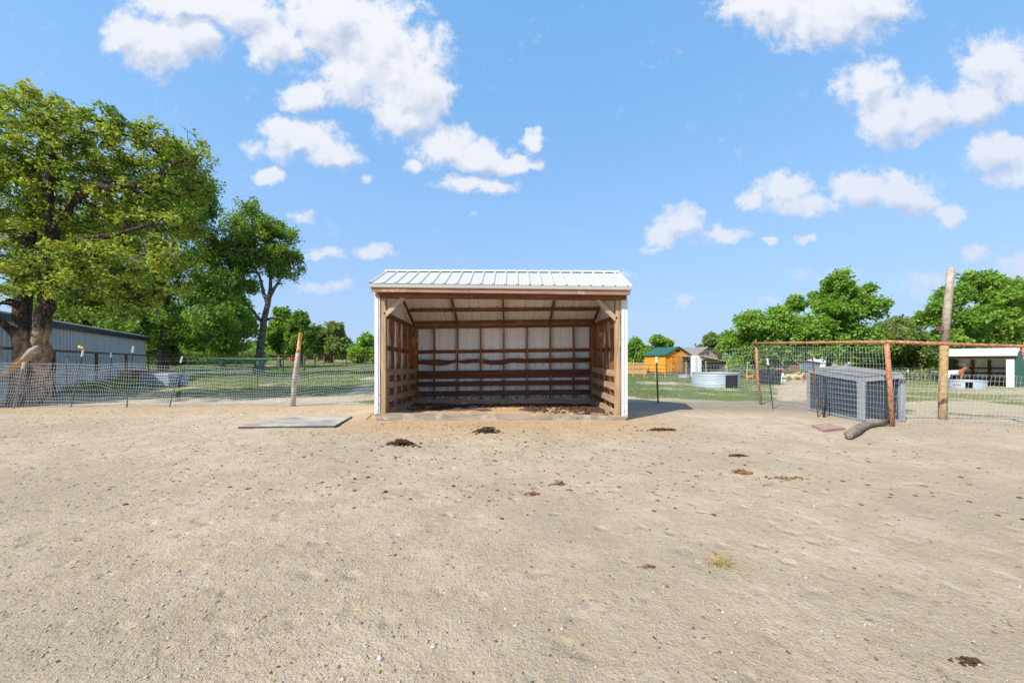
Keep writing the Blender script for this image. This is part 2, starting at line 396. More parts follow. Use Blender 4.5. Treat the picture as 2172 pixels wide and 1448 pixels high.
M['faded_red'] = simple('faded_red_board', (.22,.04,.035), (.30,.08,.07), 7, .8, .2)
M['grey_blue'] = simple('grey_blue_sheet', (.24,.28,.33), (.36,.40,.45), 7, .6, .2)
M['bark'] = simple('dark_scaly_bark', (.035,.026,.02), (.15,.115,.085), 17, .95, 1.0, bscale=26, lo=.38, hi=.62, spots=(34, .60, (.24,.21,.18)))
M['bare_bark'] = simple('pale_bare_trunk', (.20,.125,.07), (.36,.26,.175), 7, .9, .7, bscale=30)
M['twig'] = simple('grey_branch', (.07,.055,.042), (.20,.17,.14), 6, .9, .3)
M['log'] = simple('grey_log', (.14,.105,.075), (.30,.235,.175), 12, .9, .6, spots=(5, .6, (.36,.22,.12)))
def oak_bark():
    m, nt, b = newmat('oak_trunk_bark'); tc = nd(nt, 'ShaderNodeTexCoord'); v = tc.outputs['Object']
    mp = nd(nt, 'ShaderNodeMapping'); mp.inputs['Scale'].default_value = (1, 1, .42); nt.links.new(v, mp.inputs[0])
    vo = nd(nt, 'ShaderNodeTexVoronoi'); vo.inputs['Scale'].default_value = 24; nt.links.new(mp.outputs[0], vo.inputs['Vector'])
    n1 = noise(nt, mp.outputs[0], 22, 6, .7)
    c = mixc(nt, sstep(nt, n1, .4, .66), (.02, .014, .010), (.13, .10, .075))
    c = mixc(nt, sstep(nt, noise(nt, v, 40, 3, .6), .62, .68), c, (.32, .29, .25))
    bare = mixc(nt, sstep(nt, noise(nt, mp.outputs[0], 7, 5, .65), .35, .65), (.20, .11, .06), (.50, .37, .26))
    sep = nd(nt, 'ShaderNodeSeparateXYZ'); nt.links.new(v, sep.inputs[0])
    z = mth(nt, 'ADD', sep.outputs[2], mth(nt, 'MULTIPLY', mth(nt, 'SUBTRACT', noise(nt, v, 2.2, 4, .6), .5), 1.5))
    c = mixc(nt, sstep(nt, z, 2.0, 1.6), c, bare)
    nt.links.new(c, b.inputs['Base Color']); b.inputs['Roughness'].default_value = .95; b.inputs['Specular IOR Level'].default_value = .15
    bp = nd(nt, 'ShaderNodeBump'); bp.inputs['Strength'].default_value = .9; bp.inputs['Distance'].default_value = .05
    hh = mth(nt, 'ADD', mth(nt, 'MULTIPLY', vo.outputs['Distance'], -.8), n1)
    nt.links.new(hh, bp.inputs['Height']); nt.links.new(bp.outputs[0], b.inputs['Normal'])
    return m
M['oak_bark'] = oak_bark()
def leafmat(name, a, b_, c_, trans=.42):
    m, nt, b = newmat(name)
    at = nd(nt, 'ShaderNodeAttribute'); at.attribute_name = 'tone'
    t = at.outputs['Fac']
    c = mixc(nt, sstep(nt, t, 0, .5), a, b_); c = mixc(nt, sstep(nt, t, .6, 1), c, c_)
    nt.links.new(c, b.inputs['Base Color']); b.inputs['Roughness'].default_value = .5; b.inputs['Specular IOR Level'].default_value = .28
    tr = nd(nt, 'ShaderNodeBsdfTranslucent'); nt.links.new(mixc(nt, 1.0, c, (1.25, 1.35, .6), 'MULTIPLY'), tr.inputs[0])
    mx = nd(nt, 'ShaderNodeMixShader'); mx.inputs[0].default_value = trans
    nt.links.new(b.outputs[0], mx.inputs[1]); nt.links.new(tr.outputs[0], mx.inputs[2])
    nt.links.new(mx.outputs[0], nt.nodes['Material Output'].inputs[0])
    return m
M['leaf_oak'] = leafmat('oak_leaves', (.10,.17,.024), (.28,.35,.045), (.42,.40,.09))
M['leaf_deep'] = leafmat('deep_green_leaves', (.08,.155,.027), (.17,.27,.042), (.27,.36,.07))
M['leaf_bright'] = leafmat('bright_green_leaves', (.13,.24,.033), (.23,.37,.055), (.33,.46,.09))
M['leaf_olive'] = leafmat('olive_leaves', (.13,.18,.055), (.21,.27,.08), (.29,.33,.12))
M['leaf_yellow'] = leafmat('yellow_green_leaves', (.16,.25,.04), (.27,.38,.055), (.36,.43,.08))
M['grass'] = leafmat('grass_blades', (.11,.17,.04), (.17,.23,.06), (.34,.30,.14), .25)

# ------------------------------------------------------------------ ground
def grass_amount(x, y):
    n = fbm(x*.22, y*.22, 5, 4); n2 = fbm(x*1.1, y*.7, 9, 3)
    left = ss(y, 10.2, 12.4)*(1-ss(x, -1.5, 1.5)); lx = ss(x, -12, -5)
    left = np.maximum(left, ss(y, 9.2, 9.8)*ss(x, -7.0, -5.0)*(1-ss(x, -1.5, 1.5))*.8)
    right = ss(y, 9.9, 11.0)*ss(x, -1.5, 1.5)
    g = np.maximum(left, right)
    lf = 1-ss(x, -2, 2); g = g*ss(n*.6+n2*.4+.07*lf, .34, .56)
    path = 1-ss(np.abs(x-.80*y-.2), .05*y, .11*y+.3)
    path = path*ss(x, 4, 6)*(1-ss(y, 30, 40))
    g = g*(1-.93*path)
    dryzone = ss(x-1.02*y, 0.0, 2.5)*(1-ss(y, 22, 32))
    g = g*(1-.45*dryzone)
    near_right = ss(x, 7.9, 8.6)*(1-ss(y, 9.5, 11))*ss(y, 7.0, 7.6)*ss(n2, .46, .6)*.8
    g = np.maximum(g, near_right)
    dirtband = np.exp(-((y-15.5-.1*x)/1.0)**2)*ss(x, -2, 2)*(1-ss(x, 10, 12))
    g = g*(1-.7*dirtband*ss(n2, .35, .5))
    return np.clip(g, 0, 1)
def build_ground():
    xs = np.concatenate([-np.geomspace(600, 16, 26)[:-1], np.linspace(-16, 16, 215), np.geomspace(16, 600, 26)[1:]])
    ys = np.concatenate([np.linspace(-40, 0, 9)[:-1], np.linspace(0, 32, 215), np.geomspace(32, 900, 40)[1:]])
    gx, gy = np.meshgrid(xs, ys); x = gx.ravel(); y = gy.ravel()
    z = gh(x, y)
    V = np.stack([x, y, z], 1); nx = len(xs); ny = len(ys)
    i = np.arange(nx-1)[None, :]+np.arange(ny-1)[:, None]*nx; i = i.ravel()
    Fc = np.stack([i, i+1, i+nx+1, i+nx], 1)
    g = grass_amount(x, y)
    sand = ss(y, 4.9, 6.6)*(1-ss(y, 9.5, 10))*(1-ss(np.abs(x+.1), 2.4, 3.6))
    sand = np.maximum(sand, .6*ss(y, 7.6, 8.4)*(1-ss(y, 8.8, 9.6))*(1-ss(x, -3, -2.6)))
    dry = ss(x-.95*y, -1, 3)*ss(y, 7, 9)
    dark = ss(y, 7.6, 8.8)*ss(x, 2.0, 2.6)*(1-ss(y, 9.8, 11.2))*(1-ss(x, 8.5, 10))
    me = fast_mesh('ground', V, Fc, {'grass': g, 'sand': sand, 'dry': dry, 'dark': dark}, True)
    m, nt, b = newmat('ground_dirt_and_lawn'); tc = nd(nt, 'ShaderNodeTexCoord'); v = tc.outputs['Object']
    def A(n):
        a = nd(nt, 'ShaderNodeAttribute'); a.attribute_name = n; return a.outputs['Fac']
    n_big = noise(nt, v, .55, 5, .62); n_mid = noise(nt, v, 2.6, 6, .65); n_f = noise(nt, v, 16, 6, .72); n_ff = noise(nt, v, 75, 4, .7); n_g = noise(nt, v, 240, 2, .6)
    c = mixc(nt, sstep(nt, n_mid, .32, .68), (.485, .368, .245), (.60, .475, .335))
    c = mixc(nt, mth(nt, 'MULTIPLY', sstep(nt, n_big, .42, .62), .75), c, (.44, .355, .24))
    c = mixc(nt, mth(nt, 'MULTIPLY', sstep(nt, n_f, .50, .72), .55), c, (.31, .245, .165))
    c = mixc(nt, mth(nt, 'MULTIPLY', sstep(nt, n_ff, .52, .72), .6), c, (.25, .19, .125))
    c = mixc(nt, mth(nt, 'MULTIPLY', sstep(nt, n_g, .58, .75), .5), c, (.60, .53, .43))
    c = mixc(nt, mth(nt, 'MULTIPLY', sstep(nt, n_g, .42, .28), .55), c, (.20, .15, .10))
    # orange sand
    no = noise(nt, v, 1.9, 5, .7)
    no2 = noise(nt, vmth(nt, 'ADD', v, (17, 3, 5)), 3.4, 4, .7)
    sandf = mth(nt, 'ADD', mth(nt, 'MULTIPLY', A('sand'), sstep(nt, no, .30, .52)), mth(nt, 'MULTIPLY', sstep(nt, no2, .60, .70), .5), clamp=True)
    c = mixc(nt, mth(nt, 'MULTIPLY', sandf, .85), c, mixc(nt, sstep(nt, n_f, .4, .7), (.53, .345, .19), (.42, .25, .13)))
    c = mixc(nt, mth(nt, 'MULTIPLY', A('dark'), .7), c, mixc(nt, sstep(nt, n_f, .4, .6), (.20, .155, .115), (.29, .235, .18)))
    # reddish chips lying in the dirt
    vr = nd(nt, 'ShaderNodeTexVoronoi'); vr.inputs['Scale'].default_value = 7; nt.links.new(vmth(nt, 'ADD', v, vmth(nt, 'SCALE', vmth(nt, 'SUBTRACT', None, None), s=0)), vr.inputs['Vector'])
    nt.links.new(v, vr.inputs['Vector'])
    sp = mth(nt, 'MULTIPLY', sstep(nt, vr.outputs['Distance'], .16, .10), sstep(nt, no, .5, .6))
    c = mixc(nt, mth(nt, 'MULTIPLY', sp, .45), c, (.33, .21, .12))
    # dry straw colour and lawn
    gr = mixc(nt, sstep(nt, n_f, .35, .65), (.11, .14, .045), (.20, .22, .085))
    gr = mixc(nt, mth(nt, 'MULTIPLY', sstep(nt, n_mid, .48, .66), .7), gr, (.27, .235, .12))
    dryc = mixc(nt, sstep(nt, n_f, .4, .62), (.40, .33, .20), (.48, .41, .28))
    c = mixc(nt, mth(nt, 'MULTIPLY', A('dry'), .7), c, dryc)
    gf = sstep(nt, mth(nt, 'ADD', A('grass'), mth(nt, 'MULTIPLY', mth(nt, 'SUBTRACT', n_f, .5), .9)), .25, .62)
    c = mixc(nt, gf, c, gr)
    nt.links.new(c, b.inputs['Base Color']); b.inputs['Roughness'].default_value = .97; b.inputs['Specular IOR Level'].default_value = .08
    vd = nd(nt, 'ShaderNodeTexVoronoi'); vd.inputs['Scale'].default_value = 5.5; vd.feature = 'SMOOTH_F1'; nt.links.new(vmth(nt, 'ADD', v, vmth(nt, 'SCALE', nd_color(nt, v), s=.12)), vd.inputs['Vector'])
    hgt = mth(nt, 'ADD', mth(nt, 'ADD', mth(nt, 'MULTIPLY', n_f, 1.2), mth(nt, 'MULTIPLY', sstep(nt, vd.outputs['Distance'], 0, .3), 1.1)), mth(nt, 'ADD', mth(nt, 'MULTIPLY', n_ff, .55), mth(nt, 'MULTIPLY', n_mid, 2.0)))
    bp = nd(nt, 'ShaderNodeBump'); bp.inputs['Strength'].default_value = .75; bp.inputs['Distance'].default_value = .03
    nt.links.new(hgt, bp.inputs['Height'])
    bp2 = nd(nt, 'ShaderNodeBump'); bp2.inputs['Strength'].default_value = .5; bp2.inputs['Distance'].default_value = .006
    nt.links.new(mth(nt, 'ADD', n_g, n_ff), bp2.inputs['Height']); nt.links.new(bp.outputs[0], bp2.inputs['Normal'])
    nt.links.new(bp2.outputs[0], b.inputs['Normal'])
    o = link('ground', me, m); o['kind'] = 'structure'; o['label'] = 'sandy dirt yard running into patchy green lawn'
build_ground()

# scattered clods and pebbles
ICO = np.array([(0,0,1),(.9,0,.1),(.28,.86,0),(-.73,.53,.1),(-.73,-.53,0),(.28,-.86,.1),(0,0,-.6)])
ICF = np.array([(0,1,2),(0,2,3),(0,3,4),(0,4,5),(0,5,1),(6,2,1),(6,3,2),(6,4,3),(6,5,4),(6,1,5)])
def scatter(name, mat, P, size, label, flat=.6, seed=1):
    rs = np.random.RandomState(seed); n = len(P)
    V = ICO[None]*(1+rs.uniform(-.35, .35, (n, 7, 1)))
    V = V*np.stack([rs.uniform(.7, 1.4, n), rs.uniform(.7, 1.2, n), np.full(n, flat)], 1)[:, None, :]*size[:, None, None]
    a = rs.uniform(0, 6.28, n); c, s = np.cos(a)[:, None], np.sin(a)[:, None]
    V = np.stack([V[..., 0]*c-V[..., 1]*s, V[..., 0]*s+V[..., 1]*c, V[..., 2]], 2)
    base = P+np.stack([0*size, 0*size, size*flat*.15], 1)
    V = (V+base[:, None, :]).reshape(-1, 3)
    Fc = (ICF[None]+(np.arange(n)*7)[:, None, None]).reshape(-1, 3)
    o = link(name, fast_mesh(name, V, Fc), mat); setp(o, label, kind='stuff'); return o
def yard_points(n, rs, ymin=1.1, ymax=8.4, pw=1.0, xmax=None):
    u = rs.uniform(0, 1, n); y = ymin*(ymax/ymin)**u if pw else rs.uniform(ymin, ymax, n)
    x = rs.uniform(-1.6, 1.6, n)*y
    k = ~((np.abs(x+.2) < 2.7) & (y > 6.75)) & ~((x < -3.0) & (x > -4.7) & (y > 6.0) & (y < 7.4))
    x, y = x[k], y[k]
    return np.stack([x, y, gh(x, y)], 1)
rs = np.random.RandomState(3)
P = yard_points(17000, rs); scatter('dirt_clods', M['clod'], P, np.clip(rs.gamma(2, .0017, len(P)), .0012, .012)*(P[:, 1]*.22+.55), 'small loose crumbs of sandy dirt across the yard', seed=2)
P = yard_points(5500, rs); scatter('brown_crumbs', M['dark_clod'], P, np.clip(rs.gamma(2, .0022, len(P)), .0015, .012)*(P[:, 1]*.22+.45), 'brown specks of dry dung and bark scattered over the dirt', .4, seed=4)
P = yard_points(600, rs); scatter('pale_pebbles', M['pebble'], P, np.clip(rs.gamma(2, .002, len(P)), .002, .010)*(P[:, 1]*.12+.8), 'tiny white pebbles scattered over the dirt', seed=5)
# dung crumbs concentrated in front of the shelter
n = 1100; x = rs.normal(.3, 2.2, n); y = rs.uniform(3.0, 6.75, n); P = np.stack([x, y, gh(x, y)], 1)
scatter('dung_crumbs', M['dung_red'], P, np.clip(rs.gamma(1.5, .0065, n), .004, .024), 'reddish brown dung crumbs strewn before the shelter', .35, seed=6)
n = 700; x = rs.normal(.1, 2.6, n); y = rs.uniform(2.6, 6.7, n); P = np.stack([x, y, gh(x, y)], 1)
scatter('dark_crumbs', M['dung'], P, np.clip(rs.gamma(1.5, .006, n), .004, .022), 'dark brown dung crumbs trampled into the dirt before the shelter', .4, seed=16)
# straw bits
def straw_bits(n, seed, fx, name, label, L=(.008, .03)):
    rs = np.random.RandomState(seed); x, y = fx(rs, n); z = gh(x, y)+.004
    a = rs.uniform(0, 6.28, n); l = rs.uniform(L[0], L[1], n); w = rs.uniform(.0006, .0013, n)
    dx, dy = np.cos(a)*l, np.sin(a)*l; ox, oy = -np.sin(a)*w, np.cos(a)*w; dz = rs.uniform(0, .012, n)
    V = np.stack([np.stack([x-ox, y-oy, z], 1), np.stack([x+ox, y+oy, z], 1), np.stack([x+dx+ox, y+dy+oy, z+dz], 1), np.stack([x+dx-ox, y+dy-oy, z+dz], 1)], 1).reshape(-1, 3)
    Fc = np.arange(n*4).reshape(n, 4)
    o = link(name, fast_mesh(name, V, Fc), M['straw']); setp(o, label, kind='stuff')
def _yp(rs, n): 
    y = 1.2*(6.5/1.2)**rs.uniform(0, 1, n); return rs.uniform(-1.5, 1.5, n)*y, y
straw_bits(1500, 8, _yp, 'straw_litter', 'fine bits of straw littering the dirt yard')

# grass blades
def build_grass():
    rs = np.random.RandomState(21); n = 230000
    y = 9.2*(60/9.2)**(rs.uniform(0, 1, n)**1.15); x = rs.uniform(-1.42, 1.42, n)*y
    k = rs.uniform(0, 1, n) < grass_amount(x, y)**1.3*1.05
    k &= ~((np.abs(x+.2) < 2.75) & (y < 9.9))
    x, y = x[k], y[k]; n = len(x); z = gh(x, y)
    sc = np.clip(y/12, .8, 3.5)
    h = rs.uniform(.02, .055, n)*sc**.7; w = rs.uniform(.006, .012, n)*sc
    a = rs.uniform(0, 6.28, n); ox, oy = np.cos(a)*w, np.sin(a)*w
    bx, by = rs.normal(0, .5, n)*h, rs.normal(0, .5, n)*h
    V = np.stack([np.stack([x-ox, y-oy, z-.005], 1), np.stack([x+ox, y+oy, z-.005], 1), np.stack([x+bx, y+by, z+h], 1)], 1).reshape(-1, 3)
    t = np.clip(fbm(x*.6, y*.6, 31, 3)*1.5-.45+rs.normal(0, .2, n), 0, 1)+.0
    dry = ss(x-.95*y, -1, 3)
    t = np.clip(t+dry*.45, 0, 1)
    o = link('lawn_grass', fast_mesh('lawn_grass', V, np.arange(n*3).reshape(n, 3), {'tone': np.repeat(t, 3)}), M['grass'])
    setp(o, 'short patchy green grass beyond the wire fences', kind='stuff')
build_grass()

# ------------------------------------------------------------------ trees
def rot_leaves(P, size, rs, up=.35, aspect=.62, tone=None):
    n = len(P)
    d = rs.normal(0, 1, (n, 3)); d[:, 2] -= .15; d /= np.linalg.norm(d, axis=1)[:, None]
    r = rs.normal(0, 1, (n, 3)); r[:, 2] += up*3; 
    s = np.cross(d, r); s /= (np.linalg.norm(s, axis=1)[:, None]+1e-6)
    nn = np.cross(s, d)
    L = size[:, None]; w = L*aspect*.5
    V = np.stack([P, P+d*L*.5+s*w+nn*L*.10, P+d*L-nn*L*.06, P+d*L*.5-s*w+nn*L*.10], 1).reshape(-1, 3)
    Fc = np.arange(n*4).reshape(n, 4)
    return V, Fc
def tree(name, label, cat, base, paths, clumps, ntips, leaves, leaf_size, mat, bark, seed, twig_r=.008, step=.4, spread=.3,
         maxr=.3, group=None, shell=2.2, sag=.12, bare=0.0, pipe=.46, tone_bias=0.0, up=.35, clumpiness=1.0):
    """paths: list of polylines [(x,y,z,r),...] local to base: trunks and main limbs. clumps: ellipsoids (x,y,z,rx,ry,rz,weight)."""
    rs = np.random.RandomState(seed)
    pos = []; par = []; rmin = []; tdir = []
    def addn(p, pa, r): pos.append(p); par.append(pa); rmin.append(r); return len(pos)-1
    for pth in paths:
        if pos and len(pos) > 1:
            A = np.array(pos); st = np.array(pth[0][:3]); j = int(np.argmin(np.linalg.norm(A-st, axis=1)))
            prev = j if np.linalg.norm(A[j]-st) < .6 else addn(st, -1, pth[0][3])
        else: prev = addn(np.array(pth[0][:3], float), -1, pth[0][3])
        for a, b in zip(pth[:-1], pth[1:]):
            a = np.array(a, float); b = np.array(b, float); m = max(1, int(np.linalg.norm(b[:3]-a[:3])/step))
            for k in range(1, m+1):
                q = a+(b-a)*k/m; prev = addn(q[:3]+rs.normal(0, .018, 3)*(1 if q[3] < .2 else .4), prev, q[3])
    # tips
    wts = np.array([c[6] if len(c) > 6 else c[3]*c[4]*c[5] for c in clumps]); wts = wts/wts.sum()
    ci = rs.choice(len(clumps), ntips, p=wts); C = np.array([c[:6] for c in clumps])[ci]
    d = rs.normal(0, 1, (ntips, 3)); d /= np.linalg.norm(d, axis=1)[:, None]
    rr = rs.uniform(0, 1, ntips)**(1/shell)
    T = C[:, :3]+d*rr[:, None]*C[:, 3:6]
    T = T[T[:, 2] > .3]
    root = np.array(pos)
    dist = np.array([np.min(np.linalg.norm(root-t, axis=1)) for t in T]); T = T[np.argsort(dist)]
    A = np.zeros((len(pos)+len(T)*30, 3)); A[:len(pos)] = pos; n = len(pos)
    high = min(p[2] for p in [pp[-1] for pp in paths])
    tips = []
    for t in T:
        dv = t-A[:n]; D = np.linalg.norm(dv, axis=1)
        cost = D*(1+.6*np.clip(-dv[:, 2]/(D+1e-6), 0, 1))+np.where(A[:n, 2] < min(high, t[2])*.55, 1.5, 0)
        j = int(np.argmin(cost)); m = max(1, min(25, int(D[j]/step))); a = A[j].copy(); prev = j
        off = rs.normal(0, 1, 3)*D[j]*sag; off[2] += D[j]*.10
        for k in range(1, m+1):
            s = k/m; q = a+(t-a)*s+off*math.sin(math.pi*s)+rs.normal(0, .03, 3)*(k < m)*step
            A[n] = q; par.append(prev); rmin.append(0); prev = n; n += 1
        tips.append(prev)
    A = A[:n]; par = np.array(par); rmin = np.array(rmin)
    cnt = np.zeros(n); cnt[tips] = 1
    for i in range(n-1, -1, -1):
        if par[i] >= 0: cnt[par[i]] += cnt[i]
    rad = np.maximum(twig_r*np.maximum(cnt, 1)**pipe, rmin); rad = np.minimum(rad, np.where(rmin > 0, np.maximum(rmin, 0), maxr))
    # tubes
    Vs = []; Fs = []; vb = 0
    ch = np.where(par >= 0)[0]; pa = par[ch]
    dirn = A[ch]-A[pa]; ln = np.linalg.norm(dirn, axis=1)[:, None]+1e-6; dirn = dirn/ln
    nodedir = np.zeros((n, 3)); nodedir[ch] = dirn; nodedir[par < 0] = (0, 0, 1)
    for (sel, ns) in ((rad[ch] >= .07, 11), ((rad[ch] < .07) & (rad[ch] >= .02), 6), (rad[ch] < .02, 3)):
        e = ch[sel]; p = par[e]
        if len(e) == 0: continue
        big = (rad[p] > rad[e]*1.5)
        d0 = np.where(big[:, None], nodedir[e], nodedir[p]); r0 = np.where(big, rad[e]*1.25, rad[p])
        an = np.arange(ns)*2*np.pi/ns
        def ring(c, d, r):
            ref = np.array([[.25, .95, .12]]) if ns > 3 else np.where(np.abs(d[:, 2:3]) < .9, np.array([[0, 0, 1.]]), np.array([[1., 0, 0]]))
            ref = np.broadcast_to(ref, d.shape)
            a = np.cross(d, ref); a /= (np.linalg.norm(a, axis=1)[:, None]+1e-6); b = np.cross(d, a)
            return c[:, None, :]+r[:, None, None]*(np.cos(an)[None, :, None]*a[:, None, :]+np.sin(an)[None, :, None]*b[:, None, :])
        # lump factor per node keeps adjoining rings identical
        def lump(idx, cs):
            if ns < 11: return cs
            ce = A[idx][:, None, :]; ph = np.sin(idx[:, None]*12.9+np.arange(ns)[None]*7.3)*.5+np.sin(np.arange(ns)[None]*2.1+idx[:, None]*.35)
            return ce+(cs-ce)*(1+.07*ph[..., None])
        R0 = ring(A[p], d0, r0); R1 = ring(A[e], nodedir[e], rad[e])
        R0 = lump(p, R0); R1 = lump(e, R1)
        Vv = np.concatenate([R0, R1], 1); m = len(e)
        k = np.arange(ns); q = np.stack([k, (k+1) % ns, ns+(k+1) % ns, ns+k], 1)
        Fs.append((q[None]+(np.arange(m)*2*ns)[:, None, None]).reshape(-1, 4)+vb); Vs.append(Vv.reshape(-1, 3)); vb += m*2*ns
    root_o = thing(name, base, label, cat, group)
    link('trunk', fast_mesh('trunk', np.concatenate(Vs), np.concatenate(Fs), None, True), bark, root_o)
    # leaves
    tp = A[tips]; keep = rs.uniform(0, 1, len(tp)) >= bare; tp = tp[keep]
    wgt = rs.gamma(2.0, 1.0, len(tp))**clumpiness; wgt /= wgt.sum()
    li = rs.choice(len(tp), leaves, p=wgt)
    g = rs.normal(0, 1, (leaves, 3)); g *= (rs.uniform(.25, 1, leaves)**.6/ (np.linalg.norm(g, axis=1)))[:, None]
    par_tip = np.array([par[t] for t in np.array(tips)[keep]]); back = A[par_tip][li]-tp[li]
    LP = tp[li]+g*spread*np.array([1, 1, .8])+back*rs.uniform(0, .8, leaves)[:, None]
    size = leaf_size*rs.uniform(.6, 1.25, leaves)
    V, Fc = rot_leaves(LP, size, rs, up)
    tt = rs.uniform(-.32, .32, len(tp)); tone = np.clip(.45+tone_bias+tt[li]+rs.normal(0, .2, leaves), 0, 1)
    link('crown', fast_mesh('crown', V, Fc, {'tone': np.repeat(tone, 4)}), mat, root_o)
    return root_o

# 1. old oak at the left edge, double trunk
bx, by = -12.35, 9.45; bz = g1(bx, by)-.05
s = by/F
def LP_(px, py, dy=0):   # photo position at the oak's depth -> local coordinates
    D = by+dy; return ((px-1086)/F*D-bx, dy, Z_(py, D)-bz)
def pth(lst): return [LP_(p[0], p[1], p[3])+(p[2],) for p in lst]
oak_paths = [
    pth([(44,868,.27,0),(45,820,.20,0),(48,760,.175,0),(47,690,.165,0),(49,630,.155,0),(55,570,.14,.1),(62,500,.12,.2),(60,430,.10,.3),(80,350,.075,.3),(95,250,.03,.2)]),
    pth([(84,866,.23,.1),(88,810,.18,.1),(90,740,.165,.05),(92,670,.165,0),(98,610,.16,0),(105,550,.135,-.1),(112,500,.12,-.2),(100,400,.09,-.3),(120,300,.05,-.3),(105,210,.02,-.3)]),
    pth([(92,600,.13,0),(120,540,.10,-.2),(170,505,.085,-.4),(240,500,.065,-.4),(310,480,.04,-.5),(370,470,.02,-.4)]),
    pth([(112,495,.11,-.2),(150,430,.085,-.3),(200,385,.08,-.5),(232,402,.075,-.6),(265,398,.07,-.6),(300,392,.055,-.5),(330,385,.055,-.4),(345,355,.045,-.3),(375,345,.03,-.2),(410,350,.015,-.2)]),
    pth([(50,650,.11,0),(20,640,.085,-.3),(-30,650,.10,-.6),(-90,600,.07,-.6)]),
    pth([(46,720,.11,-.05),(14,690,.075,-.2),(-20,670,.08,-.4)]),
    pth([(62,480,.14,.2),(20,480,.11,0),(-40,470,.09,-.1),(-110,430,.06,-.2)]),
    pth([(170,505,.09,-.4),(205,560,.06,-.3),(260,600,.045,-.2),(310,650,.03,0)]),
    pth([(90,300,.07,.2),(160,250,.05,0),(230,260,.04,0),(300,270,.03,0)]),
]
def cl(px, py, dy, rx, ry, rz, w=None):
    p = LP_(px, py, dy); r = (p[0], p[1], p[2], rx, ry, rz)
    return r+((w,) if w else (rx*ry*rz,))
oak_clumps = [cl(95,215,0,.7,1.0,.35), cl(30,260,0,1.3,1.6,.6), cl(120,270,-.2,1.2,1.6,.55), cl(210,290,0,1.1,1.5,.6), cl(290,290,0,1.0,1.3,.5), cl(360,300,.2,.8,1.1,.55), cl(415,325,.2,.5,.8,.4),
    cl(20,360,0,1.5,1.8,.8), cl(130,370,.2,1.4,1.8,.8), cl(240,370,.5,1.2,1.6,.7), cl(330,370,.4,1.1,1.4,.7), cl(400,390,.4,.7,1.0,.6), cl(-80,330,0,1.6,1.8,1.0), cl(-100,500,0,1.6,1.8,1.0),
    cl(20,470,-.5,1.3,1.4,.7), cl(130,460,.5,1.3,1.6,.7), cl(240,450,.3,1.2,1.5,.6), cl(330,450,.3,1.1,1.3,.6), cl(390,470,.2,.8,1.0,.5),
    cl(10,560,-.5,1.0,1.3,.6), cl(120,560,-.9,.7,.8,.35), cl(190,550,-.3,1.0,1.2,.5), cl(280,540,0,1.1,1.3,.6), cl(350,545,0,.9,1.1,.5),
    cl(160,610,-.8,.7,.8,.4), cl(230,620,-.3,.9,1.0,.4), cl(300,615,0,.8,1.0,.4), cl(360,600,.2,.6,.9,.35), cl(15,620,-1.0,.5,.6,.25), cl(200,660,0,.8,.9,.25), cl(270,665,.2,.7,.8,.2)]
tree('oak_tree', 'old oak with double trunk, bare lower bark and yellow green crown, at left edge', 'tree', (bx, by, bz), oak_paths, oak_clumps,
     3200, 60000, .092, M['leaf_oak'], M['oak_bark'], 5, twig_r=.005, step=.2, spread=.18, maxr=.10, bare=.45, shell=2.0, sag=.22, pipe=.45, clumpiness=1.3, tone_bias=.03)

